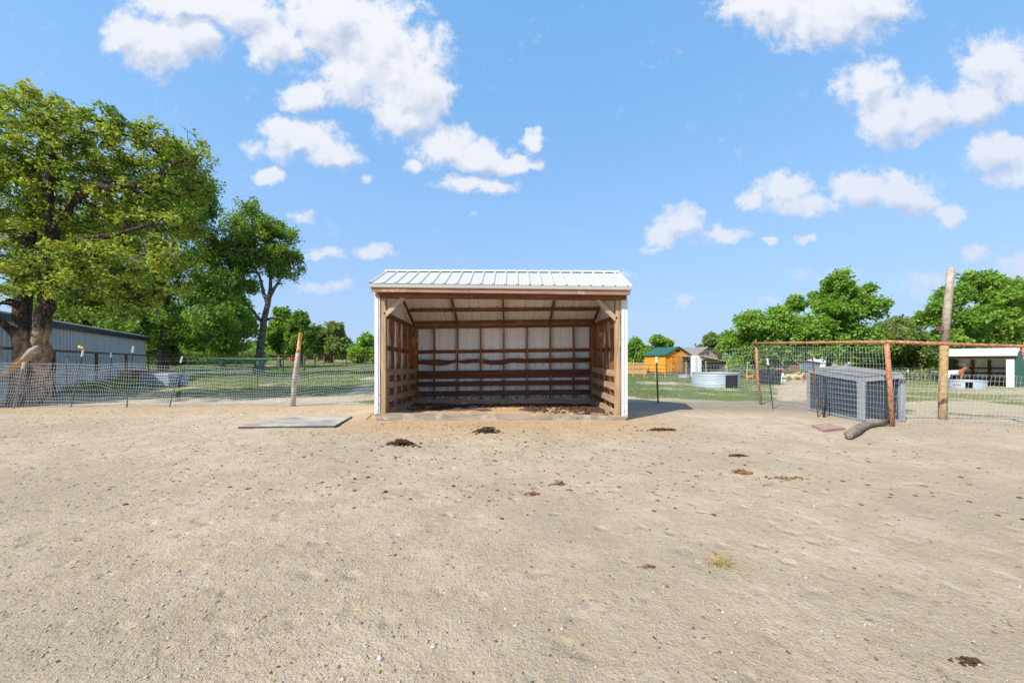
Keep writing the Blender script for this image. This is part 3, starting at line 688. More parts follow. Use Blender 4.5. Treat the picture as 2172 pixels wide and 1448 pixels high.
def far_tree(label, D, px0, px1, top, low, trunk_px, mat, seed, ntips=420, leaves=30000, leaf=None, lobes=9, trunk_r=None, cat='tree', name='tree', lean=0, dens=1.0, spread=None, tone=0, group=None, gap=0.0, extra=None):
    rs = np.random.RandomState(seed)
    x0 = X_(trunk_px, D); z0 = g1(x0, D)-.05; sc = D/F
    W2 = (px1-px0)/2*sc; cx = X_((px0+px1)/2, D)-x0; zt = Z_(top, D)-z0; zl = Z_(low, D)-z0; Hc = (zt-zl)
    tr = trunk_r or zt*.026
    th = zl+Hc*.25
    paths = [[(0, 0, 0, tr*1.35), (lean*.2, 0, th*.3, tr), (cx*.25+lean*.6, 0, th, tr*.8), (cx*.6+lean, 0, zl+Hc*.55, tr*.45), (cx*.8+lean, 0, zl+Hc*.8, tr*.2)]]
    for k in range(4):
        a = rs.uniform(0, 6.28); hh = th*rs.uniform(.75, 1.1); r = W2*rs.uniform(.45, .7)
        paths.append([(cx*.25+lean*.6*hh/max(th, .1), 0, hh, tr*.5), (cx*.5+math.cos(a)*r*.5, math.sin(a)*r*.4, hh+Hc*.2, tr*.3), (cx+math.cos(a)*r, math.sin(a)*r*.8, hh+Hc*.38, tr*.15)])
    cls = []
    explicit = isinstance(lobes, list)
    if explicit:
        for (px, py, rx, rz) in lobes: cls.append((X_(px, D)-x0, rs.uniform(-.5, .5)*W2, Z_(py, D)-z0, rx*sc*.82, rx*sc*.82, max(rz*1.15, rx*.5)*sc, rx*rz+150))
    for k in range(0 if explicit else lobes):
        t = (k+.5)/lobes; zz = zl+Hc*(.12+.78*t); prof = math.sqrt(max(.05, 1-((t-.38)/.68)**2))
        a = rs.uniform(-1, 1)
        r = W2*.46*(1-.35*t)*rs.uniform(.8, 1.2)
        cls.append((cx+a*(W2*prof-r*.8), rs.uniform(-.5, .5)*W2*prof, zz, r, r, min(r*.75, Hc*.28)))
    if not explicit: cls.append((cx, 0, zt-Hc*.16, W2*.38, W2*.38, Hc*.15)); cls.append((cx-W2*.62, 0, zl+Hc*.38, W2*.36, W2*.4, Hc*.2)); cls.append((cx+W2*.62, 0, zl+Hc*.42, W2*.36, W2*.4, Hc*.2))
    if extra:
        for (px, py, rx, rz) in extra: cls.append((X_(px, D)-x0, rs.uniform(-.3, .3)*W2, Z_(py, D)-z0, rx*sc, rx*sc, rz*sc))
    return tree(name, label, cat, (x0, D, z0), paths, cls, ntips, int(leaves*dens), leaf or .0075*D+.06, mat, M['bark'], seed, twig_r=.012*D/30, step=.035*Hc+.25, spread=spread or (W2*.13+.15),
                maxr=tr*.4, shell=1.9, sag=.14, tone_bias=tone, group=group, bare=gap, clumpiness=1.1)

# left side trees
far_tree('broad dark green tree whose thick trunk stands right of the metal barn', 22, 150, 500, 375, 735, 345, M['leaf_deep'], 31, ntips=2000, leaves=66000, leaf=.17, trunk_r=.24, spread=.42, gap=.15, tone=.05,
         lobes=[(330,420,60,30),(395,400,50,26),(460,400,35,22),(480,425,24,22),(420,450,60,34),(470,480,34,26),(300,480,70,40),(380,510,70,40),(240,520,70,50)]+[(440,430,55,45),(350,560,120,70),(250,640,90,50),(450,620,70,60),(480,680,50,35),(330,690,110,28),(420,700,80,28),(200,560,90,80)])
# slim tree with bare forked trunk
D = 25; sc = D/F; x0 = X_(548, D); z0 = g1(x0, D)
def q(px, py, r, dy=0): return (X_(px, D)-x0, dy, Z_(py, D)-z0, r)
tree('tree', 'slim leaning tree with bare forked trunk and airy crown, right of the broad dark tree', 'tree', (x0, D, z0),
     [[q(548,800,.36), q(552,740,.24), q(560,680,.2), q(568,645,.17), q(575,600,.1), q(572,560,.07), q(560,500,.05)],
      [q(568,645,.15), q(556,610,.1), q(548,580,.07), q(520,540,.05), q(500,500,.04)],
      [q(572,625,.12), q(590,600,.08), q(600,585,.05), q(610,540,.04)],
      [q(563,672,.08), q(600,678,.06), q(630,690,.04), q(650,705,.02)],
      [q(562,690,.10), q(520,640,.07), q(490,600,.06), q(460,570,.05)]],
     [(X_(a, D)-x0, dy, Z_(b, D)-z0, rx*sc, rx*sc, rz*sc) for (a, b, rx, rz, dy) in
      [(525,440,30,22,0),(545,470,45,28,.5),(520,510,60,30,0),(580,490,40,28,0),(610,500,30,22,.3),(600,545,45,28,0),(560,540,60,30,1),(625,575,24,16,0),(595,580,40,16,0),(510,560,50,28,-.5),(490,470,30,30,.5),(470,590,50,35,1),(500,610,40,24,0),(640,600,14,9,0)]],
     760, 27000, .18, M['leaf_deep'], M['twig'], 41, twig_r=.013, step=.4, spread=.42, maxr=.1, shell=1.9, tone_bias=.1, bare=.12)
far_tree('bright green bushy tree low behind the slim leaning tree', 38, 385, 545, 590, 755, 470, M['leaf_bright'], 51, leaves=42000, lobes=10)
far_tree('bright green tree just right of the slim trunk', 44, 555, 640, 650, 758, 592, M['leaf_bright'], 52, leaves=24000)
far_tree('dark green tree directly behind the leaning wooden pole', 40, 605, 668, 658, 755, 640, M['leaf_deep'], 53, leaves=20000, lobes=7)
far_tree('round pale green tree with spreading limbs, beyond the lawn', 68, 648, 762, 688, 758, 705, M['leaf_olive'], 54, leaves=20000, lobes=8, gap=.1)
far_tree('small yellow green tree touching the left side of the shelter', 62, 738, 812, 712, 764, 775, M['leaf_bright'], 55, leaves=18000, lobes=7, tone=.15)
far_tree('deep green tree hanging over the barn roof behind the oak', 28, 60, 330, 470, 720, 215, M['leaf_deep'], 56, ntips=600, leaves=48000, leaf=.24, lobes=12, tone=.05)
far_tree('dark bushy tree behind the barn corner', 42, 300, 420, 640, 762, 370, M['leaf_deep'], 57, leaves=24000, lobes=8)
far_tree('low green tree in the distance between the dark trunks', 75, 420, 520, 690, 764, 470, M['leaf_olive'], 58, leaves=15000, lobes=7)
far_tree('distant green tree at the end of the lawn behind the red car', 110, 540, 660, 700, 764, 600, M['leaf_bright'], 59, leaves=14000, lobes=7)
# right side trees
far_tree('bright green tree just right of the shelter wall', 60, 1318, 1376, 718, 766, 1345, M['leaf_bright'], 61, leaves=15000, lobes=6)
far_tree('airy green tree behind the green shed roof', 64, 1362, 1424, 711, 768, 1392, M['leaf_bright'], 62, leaves=13000, lobes=6, gap=.15)
far_tree('small pale tree rising behind the tan house', 66, 1476, 1535, 708, 766, 1505, M['leaf_olive'], 63, leaves=11000, lobes=6)
far_tree('dense bright green tree left of the tallest one', 44, 1505, 1672, 650, 775, 1600, M['leaf_bright'], 64, ntips=900, leaves=31000, spread=.75, lobes=[(1600,680,34,16),(1632,672,22,14),(1566,690,32,18),(1610,700,55,24),(1660,695,30,20),(1560,728,32,22),(1590,740,50,24),(1650,740,45,26)])
far_tree('tallest tree on the right, open crown on two dark trunks', 42, 1668, 1868, 592, 768, 1758, M['leaf_bright'], 65, ntips=1000, leaves=31000, tone=-.05, spread=.55, gap=.15,
         lobes=[(1745,600,30,18),(1778,600,24,16),(1765,625,52,22),(1852,612,24,11),(1705,640,26,16),(1740,655,48,22),(1800,655,45,22),(1850,650,18,14),(1760,690,70,20),(1690,700,45,22),(1820,700,40,16),(1700,735,60,22),(1650,745,40,18),(1790,735,60,22)])
far_tree('feathery pale green tree left of the tall wooden pole', 50, 1818, 1990, 676, 785, 1900, M['leaf_olive'], 66, ntips=450, leaves=34000, lobes=10, tone=.05)
far_tree('large green tree behind the tall wooden pole', 36, 1938, 2140, 592, 775, 2035, M['leaf_bright'], 67, ntips=1000, leaves=31000, gap=.15, tone=-.05, spread=.5,
         lobes=[(2035,600,34,14),(2095,608,40,16),(2130,625,18,10),(2010,630,36,20),(1975,650,34,18),(2060,640,50,24),(2120,655,40,20),(1960,675,26,12),(2020,680,50,22),(2090,700,55,26),(2040,735,60,26),(2110,745,50,22),(1985,725,30,22)])
far_tree('yellow green tree at the right edge above the green shelter', 44, 2085, 2290, 640, 790, 2180, M['leaf_yellow'], 68, ntips=900, leaves=31000, spread=.8, lobes=[(2150,655,30,14),(2190,650,40,18),(2120,690,40,18),(2175,695,50,26),(2110,735,40,22),(2160,740,50,26),(2230,700,60,50)])
far_tree('low bright bush under the trees behind the crate', 52, 1620, 1720, 720, 775, 1668, M['leaf_bright'], 69, leaves=14000, lobes=6)
far_tree('bushy tree behind the pipe fence corner', 58, 1760, 1860, 700, 790, 1812, M['leaf_yellow'], 70, leaves=18000, lobes=7)
# hedge-like mass of far shrubs
def shrub_mass(name, label, pts, n, leaf, mat, seed):
    rs = np.random.RandomState(seed); k = rs.randint(0, len(pts), n); C = np.array(pts)[k]
    d = rs.normal(0, 1, (n, 3)); d /= np.linalg.norm(d, axis=1)[:, None]; d *= (rs.uniform(.3, 1, n)**.4)[:, None]
    Pn = C[:, :3]+d*C[:, 3:6]; Pn[:, 2] = np.maximum(Pn[:, 2], gh(Pn[:, 0], Pn[:, 1]))
    V, Fc = rot_leaves(Pn, leaf*rs.uniform(.6, 1.3, n), rs)
    t = np.clip(.4+rs.uniform(-.3, .3, len(pts))[k]+rs.normal(0, .2, n), 0, 1)
    o = link(name, fast_mesh(name, V, Fc, {'tone': np.repeat(t, 4)}), mat); setp(o, label, kind='stuff')
rs = np.random.RandomState(77)
def row(px0, px1, D0, D1, h0, h1, n, w):
    out = []
    for i in range(n):
        t = i/(n-1)+rs.uniform(-.03, .03); D = D0+(D1-D0)*t+rs.uniform(-2, 2); x = X_(px0+(px1-px0)*t, D); h = rs.uniform(h0, h1)
        out.append((x, D, g1(x, D)+h*.4, w*rs.uniform(.7, 1.4), w, h*.6))
    return out
shrub_mass('far_treeline', 'far green woods closing the view on the left', row(-40, 800, 130, 150, 6, 9, 46, 6), 36000, 1.3, M['leaf_deep'], 81)
shrub_mass('far_woods', 'far green woods closing the view on the right', row(1320, 2250, 150, 170, 5, 8, 44, 7), 34000, 1.4, M['leaf_bright'], 82)
shrub_mass('undergrowth', 'low scrub along the far fence on the right', row(1535, 1990, 40, 44, .5, 1.4, 36, 1.1), 16000, .3, M['leaf_olive'], 83)
shrub_mass('hedge', 'shadowy undergrowth beneath the left trees', row(300, 540, 50, 60, 1.5, 3.0, 20, 2.0), 12000, .4, M['leaf_deep'], 84)
shrub_mass('weeds', 'green weeds growing between the barn and the wire fence', row(150, 300, 13.5, 17, .1, .35, 18, .5), 7000, .09, M['leaf_yellow'], 85)

# ------------------------------------------------------------------ run-in shelter
OX, OY = -.2, 7.0
def tw(x, y, z):   # the old frame is slightly racked: front leans down to the right, back up
    k = (y-1.1)/1.2
    return Vector((x, y, z+.028*k*x/2.4))
shel = thing('shelter', (OX, OY, 0), 'open-fronted wooden livestock shelter with white metal roof and walls, centre of the yard', 'shelter')
def board(name, p, q_, w, t, mat, parent, face=(0, -1, 0), chew=(0, 0), seed=0, seg=None, T=tw, rough=.0015):
    """board from p to q_; w = width across face, t = thickness along face normal. chew = gnawed depth on (low, high) edge."""
    p = T(*p); q_ = T(*q_); d = (q_-p); L = d.length; d.normalize(); nrm = Vector(face); nrm = (nrm-d*nrm.dot(d)).normalized(); u = nrm.cross(d).normalized()
    rsx = random.Random(seed*7919+int(L*100)); n = seg or (max(2, int(L/.05)) if max(chew) > 0 else 6)
    lo = [0]*(n+1); hi = [0]*(n+1)
    def prof(a):
        if a <= 0: return [rsx.uniform(0, rough) for _ in range(n+1)]
        ph = [rsx.uniform(0, 6.28) for _ in range(4)]; fr = [rsx.uniform(2.0, 4), rsx.uniform(5, 9), rsx.uniform(12, 20), rsx.uniform(25, 40)]
        return [max(0, a*(.45+.42*math.sin(fr[0]*i/n*L*1.6+ph[0])+.22*math.sin(fr[1]*i/n*L+ph[1])+.10*math.sin(fr[2]*i/n*L+ph[2]))) for i in range(n+1)]
    lo = prof(chew[0]); hi = prof(chew[1])
    v = []; f = []
    for i in range(n+1):
        xx = L*i/n
        for yy, zz in ((-t/2, -w/2+lo[i]), (t/2, -w/2+lo[i]*1.1), (t/2, w/2-hi[i]*1.1), (-t/2, w/2-hi[i])): v.append((xx, yy, zz))
    for i in range(n):
        a = i*4; b = a+4
        for k in range(4): f.append((a+k, a+(k+1) % 4, b+(k+1) % 4, b+k))
    f.append((0, 3, 2, 1)); e = n*4; f.append((e, e+1, e+2, e+3))
    me = bpy.data.meshes.new(name); me.from_pydata(v, [], f); me.update()
    Mx = Matrix((( d.x, nrm.x, u.x, p.x), (d.y, nrm.y, u.y, p.y), (d.z, nrm.z, u.z, p.z), (0, 0, 0, 1)))
    return link(name, me, mat, parent, Mx)
def corr_profile(a, b, rib=.2286, h=.019, phase=0.0):
    out = [(a, 0.0)]; k = math.floor((a-phase)/rib)-1
    while True:
        c = phase+k*rib
        if c > b+.1: break
        for du, dh in ((-.030, 0), (-.013, h), (.013, h), (.030, 0), (rib*.33-.012, 0), (rib*.33, .004), (rib*.33+.012, 0), (rib*.66-.012, 0), (rib*.66, .004), (rib*.66+.012, 0)):
            uu = c+du
            if a+1e-4 < uu < b-1e-4: out.append((uu, dh))
        k += 1
    out.append((b, 0.0)); out.sort(); return out
def corr_sheet(name, a, b, place, mat, parent, phase=0.0, thick=.0016, T=tw, rows=2, h=.019):
    """place(u, t) -> (point, normal) for t in 0..1 along the sheet."""
    pr = corr_profile(a, b, phase=phase, h=h); mb = MB(); n = len(pr)
    for r in range(rows):
        t = r/(rows-1)
        for (u_, hh) in pr:
            p, nn = place(u_, t); p = T(*p); mb.v.append(tuple(p+Vector(nn)*hh))
    for r in range(rows-1):
        for i in range(n-1): mb.f.append((r*n+i, r*n+i+1, (r+1)*n+i+1, (r+1)*n+i))
    o = mb.obj(name, mat, parent); md = o.modifiers.new('solid', 'SOLIDIFY'); md.thickness = thick; md.offset = -1
    return o
XL, XR, YB = -2.42, 2.40, 2.46
RID = (.68, 3.02); EAVE = (-.21, 2.56); BKE = (2.66, 2.06)
def roofz(y): 
    return EAVE[1]+(RID[1]-EAVE[1])*(y-EAVE[0])/(RID[0]-EAVE[0]) if y < RID[0] else RID[1]+(BKE[1]-RID[1])*(y-RID[0])/(BKE[0]-RID[0])
RX0, RX1 = -2.47, 2.44
def front_slope(u_, t):
    y = EAVE[0]+(RID[0]-EAVE[0])*t; z = EAVE[1]+(RID[1]-EAVE[1])*t
    n = Vector((0, -(RID[1]-EAVE[1]), RID[0]-EAVE[0])).normalized(); return (u_, y, z), n
def back_slope(u_, t):
    y = RID[0]+(BKE[0]-RID[0])*t; z = RID[1]+(BKE[1]-RID[1])*t
    n = Vector((0, RID[1]-BKE[1], BKE[0]-RID[0])).normalized(); return (u_, y, z), n
edges = [RX0]+[RX0+.2286*4*k for k in range(1, 6)]+[RX1]
for a, b in zip(edges[:-1], edges[1:]):
    corr_sheet('roof_sheet', a, b-.001, front_slope, M['roof_metal'], shel, phase=RX0+.03)
    corr_sheet('ceiling_sheet', a, b-.001, back_slope, M['ceiling_metal'], shel, phase=RX0+.03, h=.03)
# ridge cap, eave trim, gable trim
mb = MB(); 
c0, n0 = front_slope(0, .93); c1, n1 = back_slope(0, .06)
pf = [(c0[1], c0[2]+.024), (RID[0], RID[1]+.034), (c1[1], c1[2]+.024)]
mb.add([tw(x, y, z) for x in (RX0-.01, RX1+.01) for (y, z) in pf], [(0, 1, 4, 3), (1, 2, 5, 4)])
o = mb.obj('ridge_cap', M['trim_metal'], shel); md = o.modifiers.new('s', 'SOLIDIFY'); md.thickness = .003
def segs(p, q_, n):
    p = Vector(p); q_ = Vector(q_); return [p+(q_-p)*k/n for k in range(n+1)]
mb = MB(); mb.prism([tw(RX0-.01, y, z) for y, z in ((-.222,2.545),(-.222,2.488),(-.205,2.478),(-.198,2.478),(-.198,2.545))], tw(RX1+.01, 0, 0)-tw(RX0-.01, 0, 0)); mb.obj('eave_trim', M['eave_metal'], shel)
for sx, x in ((-1, RX0), (1, RX1)):
    for (a, b) in ((EAVE, RID), (RID, BKE)):
        mb = MB(); mb.bar(tw(x+sx*.004, a[0], a[1]-.02), tw(x+sx*.004, b[0], b[1]-.02), .085, .006); mb.obj('gable_trim', M['trim_metal'], shel)
board('fascia_board', (-2.44, -.175, 2.445), (-.6, -.175, 2.445), .08, .036, M['fascia_wood'], shel, seed=1)
board('fascia_board', (-.595, -.175, 2.445), (2.42, -.175, 2.445), .08, .036, M['fascia_wood'], shel, seed=2)
# little blocks of foam closing the ribs under the eave
foam = MB()
for k in range(22):
    x = RX0+.03+.2286*k
    if x < RX1: foam.prism([tw(x-.026, -.205, 2.545), tw(x+.026, -.205, 2.545), tw(x+.012, -.205, 2.577), tw(x-.012, -.205, 2.577)], (0, .03, .012))
o = foam.obj('rib_closure', M['eave_metal'], shel); o['kind'] = 'stuff'
gaps = MB()  # dark bars standing in for the shade in the gaps under the ridge cap
for k in range(21):
    x = RX0+.03+.2286*(k+.5)
    p = front_slope(x, .925)[0]; gaps.bar(tw(x-.085, p[1], p[2]+.010), tw(x+.085, p[1], p[2]+.010), .010, .012)
o = gaps.obj('ridge_gap_shade', M['mat_edge_and_gap'], shel); o['kind'] = 'stuff'
# header, posts, sill, braces
board('header_beam', (-2.42, -.025, 2.395), (2.39, -.025, 2.395), .115, .045, M['header_wood'], shel, seed=3)
board('header_beam', (-2.40, .045, 2.39), (2.37, .045, 2.39), .115, .085, M['header_wood'], shel, seed=4)
board('post', (-2.29, .05, .08), (-2.29, .05, 2.33), .10, .10, M['front_wood'], shel, chew=(0, .012), seed=5)
board('post', (2.25, .05, .08), (2.25, .05, 2.33), .10, .10, M['front_wood'], shel, chew=(.012, 0), seed=6)
board('sill_beam', (-2.40, .01, .045), (2.38, .01, .045), .13, .14, M['sill_wood'], shel, seed=7, chew=(0, 0), seg=30, rough=.006)
board('knee_brace', (-2.25, .02, 2.0), (-1.88, .02, 2.345), .085, .04, M['brace_wood'], shel, seed=8)
board('knee_brace', (2.21, .02, 1.96), (1.83, .02, 2.345), .085, .04, M['brace_wood'], shel, seed=9)
board('knee_brace', (2.21, .075, 2.04), (1.93, .075, 2.345), .05, .04, M['brace_wood'], shel, seed=10)
# white corner trim (bent metal) and folded foot
for x0_, x1_, zb in ((-2.445, -2.345, .095), (2.305, 2.425, .07)):
    mb = MB(); sx = -1 if x0_ < 0 else 1; xo = x0_ if sx < 0 else x1_; xi = x1_ if sx < 0 else x0_
    zt = 2.47 if sx < 0 else 2.33
    for (a, b) in (((xo, -.012), (xi, -.012)), ((xo, -.012), (xo, .12))):
        mb.add([tw(a[0], a[1], zb), tw(b[0], b[1], zb), tw(b[0], b[1], zt), tw(a[0], a[1], zt)], [(0, 1, 2, 3)])
    m_ = xo+(xi-xo)*.62
    mb.bar(tw(m_, -.016, zb), tw(m_, -.016, zt), .012, .012, up=(1, 0, 0))
    o = mb.obj('corner_trim', M['trim_metal'], shel); md = o.modifiers.new('s', 'SOLIDIFY'); md.thickness = .003
# wall sheets
def back_wall(u_, t): return (u_, YB, .04+(roofz(YB)-.03-.04)*t), Vector((0, 1, 0))
e = [XL]+[XL+.9144*k for k in range(1, 6)]+[XR]
for a, b in zip(e[:-1], e[1:]): corr_sheet('wall_sheet', a, b-.001, back_wall, M['wall_metal'], shel, phase=XL+.02, h=.034)
for sx, x in ((-1, XL), (1, XR)):
    def side_wall(u_, t, x=x, sx=sx): return (x, u_, .05+(roofz(u_)-.045-.05)*t), Vector((sx, 0, 0))
    ee = [.0, .9144, 1.8288, YB]
    for a, b in zip(ee[:-1], ee[1:]): corr_sheet('wall_sheet', a, b-.001, side_wall, M['wall_metal'], shel, phase=.02, h=.03)
# rafters and purlins
for i, x in enumerate((-2.33, -1.2, -.01, 1.18, 2.30)):
    board('rafter', (x, .1, roofz(.1)-.10), (x, RID[0], RID[1]-.12), .09, .04, M['rail_wood'], shel, face=(1, 0, 0), seed=20+i)
    board('rafter', (x, RID[0]+.01, RID[1]-.12), (x, 2.42, roofz(2.42)-.10), .09, .04, M['rail_wood'], shel, face=(1, 0, 0), seed=30+i)
for j, y in enumerate((.12, 1.15, 1.86, 2.36)):
    xs_ = (-2.31, -1.22, -.03, 1.16, 2.28)
    for a, b in zip(xs_[:-1], xs_[1:]):
        board('purlin', (a+.022, y, roofz(y)-.062), (b-.002, y, roofz(y)-.062), .085, .04, M['header_wood'], shel, seed=40+j)
# back wall framing
for i in range(7):
    x = -1.81+.6*i
    board('stud', (x, 2.37, .15), (x, 2.37, 2.0), .045, .085, M['stud_wood'], shel, chew=(.006, .006), seed=50+i)
for z, sd in ((1.395, 60), (.735, 61)):
    board('girt', (-2.36, 2.432, z), (2.34, 2.432, z), .09, .036, M['rail_wood'], shel, seed=sd)
board('top_plate', (-2.3, 2.345, 2.03), (2.27, 2.345, 2.03), .09, .05, M['rail_wood'], shel, seed=62)
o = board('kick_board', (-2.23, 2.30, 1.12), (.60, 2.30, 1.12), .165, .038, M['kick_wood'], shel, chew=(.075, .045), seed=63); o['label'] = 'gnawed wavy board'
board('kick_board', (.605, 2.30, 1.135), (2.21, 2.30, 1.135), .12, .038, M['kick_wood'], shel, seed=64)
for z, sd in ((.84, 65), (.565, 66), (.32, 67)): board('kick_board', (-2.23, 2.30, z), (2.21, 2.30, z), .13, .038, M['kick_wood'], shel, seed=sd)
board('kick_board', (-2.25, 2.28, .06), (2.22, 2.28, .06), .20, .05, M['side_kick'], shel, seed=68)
board('corner_post', (-2.30, 2.34, .05), (-2.30, 2.34, 1.99), .15, .09, M['stud_wood'], shel, chew=(0, .03), seed=69)
board('corner_post', (2.27, 2.34, .05), (2.27, 2.34, 1.99), .15, .09, M['stud_wood'], shel, chew=(.02, 0), seed=70)
# side walls
for sx, xw in ((-1, XL), (1, XR)):
    xi = xw-sx*.075; f = (-sx, 0, 0)
    for i, y in enumerate((.26, .72, 1.2, 1.66, 2.08)):
        ch = (.03, .02) if i in (0, 2) else (.018, .018)
        board('stud', (xi, y, .15), (xi, y, 2.0), .09, .042, M['stud_wood'], shel, face=(0, -1, 0), chew=ch if sx < 0 else ch[::-1], seed=80+i+(10 if sx > 0 else 0))
    board('girt', (xw-sx*.02, .12, 1.39), (xw-sx*.02, 2.28, 1.39), .09, .034, M['rail_wood'], shel, face=f, seed=100+sx)
    board('top_plate', (xi, .11, 2.045), (xi, 2.29, 2.045), .085, .05, M['rail_wood'], shel, face=f, seed=102+sx)
    for k, z in enumerate((.90, .64, .365)):
        board('kick_board', (xw-sx*.145, .105, z), (xw-sx*.145, 2.25, z), .13, .036, M['side_kick'], shel, face=f, seed=110+k+sx*5, chew=(0, .012 if k == 0 else 0))
    board('kick_board', (xw-sx*.15, .10, .09), (xw-sx*.15, 2.24, .09), .18, .05, M['side_kick'], shel, face=f, seed=120+sx)
o = board('stud', (2.262, .135, .96), (2.262, .135, 2.0), .075, .03, M['gold_wood'], shel, chew=(.045, 0), seed=130); o['label'] = 'deeply gnawed golden edge of the right post'
# chain at the left foot
ch = thing('chain', (OX-2.5, OY-.02, .03), 'short rusty chain hooked at the left foot of the shelter', 'chain')
for k in range(6):
    mb = MB(); a = [(.018*math.cos(t)*1.3, .018*math.sin(t), 0) for t in np.linspace(0, 2*math.pi, 9)]; mb.tube(a, .004, 5, cap=False)
    mb.obj('chain_link', M['rust_dark'], ch, Matrix.Translation((.02-.016*k, -.01*k, .09-.018*k))@Matrix.Rotation(k*1.4, 4, 'X')@Matrix.Rotation(.7*k, 4, 'Y'))
# bedding floor
def bedding():
    nx, ny = 120, 60; xs = np.linspace(-2.28, 2.25, nx); ys = np.linspace(.085, 2.26, ny); gx, gy = np.meshgrid(xs, ys); x = gx.ravel(); y = gy.ravel()
    z = .085-.055*ss(y, .3, 2.2)+(fbm(x*3, y*3, 41, 4)-.5)*.08+(fbm(x*14, y*14, 43, 2)-.5)*.03*ss(fbm(x*2, y*2, 44, 2), .35, .6)+.03*ss(y, 1.6, 2.2)*ss(fbm(x*1.5, y, 47, 2), .45, .6)
    i = (np.arange(nx-1)[None]+np.arange(ny-1)[:, None]*nx).ravel()
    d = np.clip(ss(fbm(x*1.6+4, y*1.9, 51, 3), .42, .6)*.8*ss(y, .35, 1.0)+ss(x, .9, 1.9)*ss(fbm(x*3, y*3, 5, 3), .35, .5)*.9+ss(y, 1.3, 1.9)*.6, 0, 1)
    V = np.stack([x+OX, y+OY, z], 1)
    me = fast_mesh('bedding', V, np.stack([i, i+1, i+nx+1, i+nx], 1), {'dung': d}, True)
    m, nt, b = newmat('sandy_bedding'); v = nd(nt, 'ShaderNodeTexCoord').outputs['Object']; a = nd(nt, 'ShaderNodeAttribute'); a.attribute_name = 'dung'
    n1 = noise(nt, v, 22, 5, .7); c = mixc(nt, sstep(nt, n1, .35, .65), (.36, .20, .10), (.54, .35, .20))
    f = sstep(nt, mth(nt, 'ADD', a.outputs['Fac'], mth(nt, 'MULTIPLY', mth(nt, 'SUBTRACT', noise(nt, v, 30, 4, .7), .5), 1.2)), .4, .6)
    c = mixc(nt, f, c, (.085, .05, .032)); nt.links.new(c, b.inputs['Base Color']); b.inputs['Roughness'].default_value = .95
    bp = nd(nt, 'ShaderNodeBump'); bp.inputs['Strength'].default_value = .8; bp.inputs['Distance'].default_value = .02; nt.links.new(n1, bp.inputs['Height']); nt.links.new(bp.outputs[0], b.inputs['Normal'])
    setp(link('bedding', me, m), 'orange sand and dark dung bedding on the shelter floor', kind='stuff')
    rs = np.random.RandomState(9); n = 700; x = np.concatenate([rs.uniform(.6, 2.2, 420), rs.uniform(-2.2, 2.2, 280)]); y = np.concatenate([rs.uniform(.15, 1.5, 420), rs.uniform(1.2, 2.2, 280)])
    z = .085-.055*ss(y, .3, 2.2)+.01
    scatter('shelter_dung', M['dung'], np.stack([x+OX, y+OY, z], 1), np.clip(rs.gamma(2.5, .009, n), .01, .05), 'dark dung lumps heaped along the shelter floor', .7, seed=12)
bedding()

# ------------------------------------------------------------------ wire fences
def wire_mesh(path, vs, hs, rad, mat, parent, name='wire_mesh', seed=0, wave=.04, bulge=.03, shear=0.0, rows=None):
    """path: list of (x, y, zb, zt). one continuous welded wire panel between ground and top."""
    Pp = np.array(path, float); seg = np.linalg.norm(np.diff(Pp[:, :2], axis=0), axis=1); cum = np.concatenate([[0], np.cumsum(seg)]); L = cum[-1]
    tx = (Pp[-1, 0]-Pp[0, 0])/L; ty = (Pp[-1, 1]-Pp[0, 1])/L
    def Fn(s, t):
        x = np.interp(s, cum, Pp[:, 0]); y = np.interp(s, cum, Pp[:, 1]); zb = np.interp(s, cum, Pp[:, 2]); zt = np.interp(s, cum, Pp[:, 3])
        w = (fbm(s*1.1+seed*3.1, t*2.2+seed, seed+3, 3)-.5)*2
        w2 = (fbm(s*1.3+40, t*1.6+seed, seed+8, 3)-.5)*2
        z = zb+(zt-zb)*t+w*wave*(.3+.7*np.sin(np.pi*np.clip(t, 0, 1))+.5*t)
        off = w2*bulge; sh = shear*(t-.5)+w2*bulge*1.2
        return np.stack([x-ty*off+tx*sh, y+tx*off+ty*sh, z], -1)
    Vs = []; Fs = []; vb = 0
    def tubes(PT, a, b):
        nonlocal vb
        m, n_, _ = PT.shape; o3 = [np.array(a)*math.cos(k*2.094)+np.array(b)*math.sin(k*2.094) for k in range(3)]
        V = np.stack([PT+o*rad for o in o3], 2)   # m,n,3,3
        k = np.arange(3); i = np.arange(n_-1)
        q_ = np.stack([i[:, None]*3+k, i[:, None]*3+(k+1) % 3, (i[:, None]+1)*3+(k+1) % 3, (i[:, None]+1)*3+k], -1).reshape(-1, 4)
        Fs.append((q_[None]+(np.arange(m)*n_*3)[:, None, None]).reshape(-1, 4)+vb); Vs.append(V.reshape(-1, 3)); vb += m*n_*3
    sv = np.arange(0, L, vs); t = np.linspace(0, 1, 11)
    tubes(Fn(np.repeat(sv[:, None], 11, 1), np.repeat(t[None], len(sv), 0)), (1, 0, 0), (0, 1, 0))
    hgt = float(np.mean(Pp[:, 3]-Pp[:, 2])); nr = rows or int(round(hgt/hs))+1; nh = max(4, int(L/.1))
    sh_ = np.linspace(0, L, nh); tr = np.linspace(0, 1, nr)
    tubes(Fn(np.repeat(sh_[None], nr, 0), np.repeat(tr[:, None], nh, 1)), (-ty, tx, 0), (0, 0, 1))
    o = link(name, fast_mesh(name, np.concatenate(Vs), np.concatenate(Fs)), mat, parent); o['kind'] = 'stuff'; return o
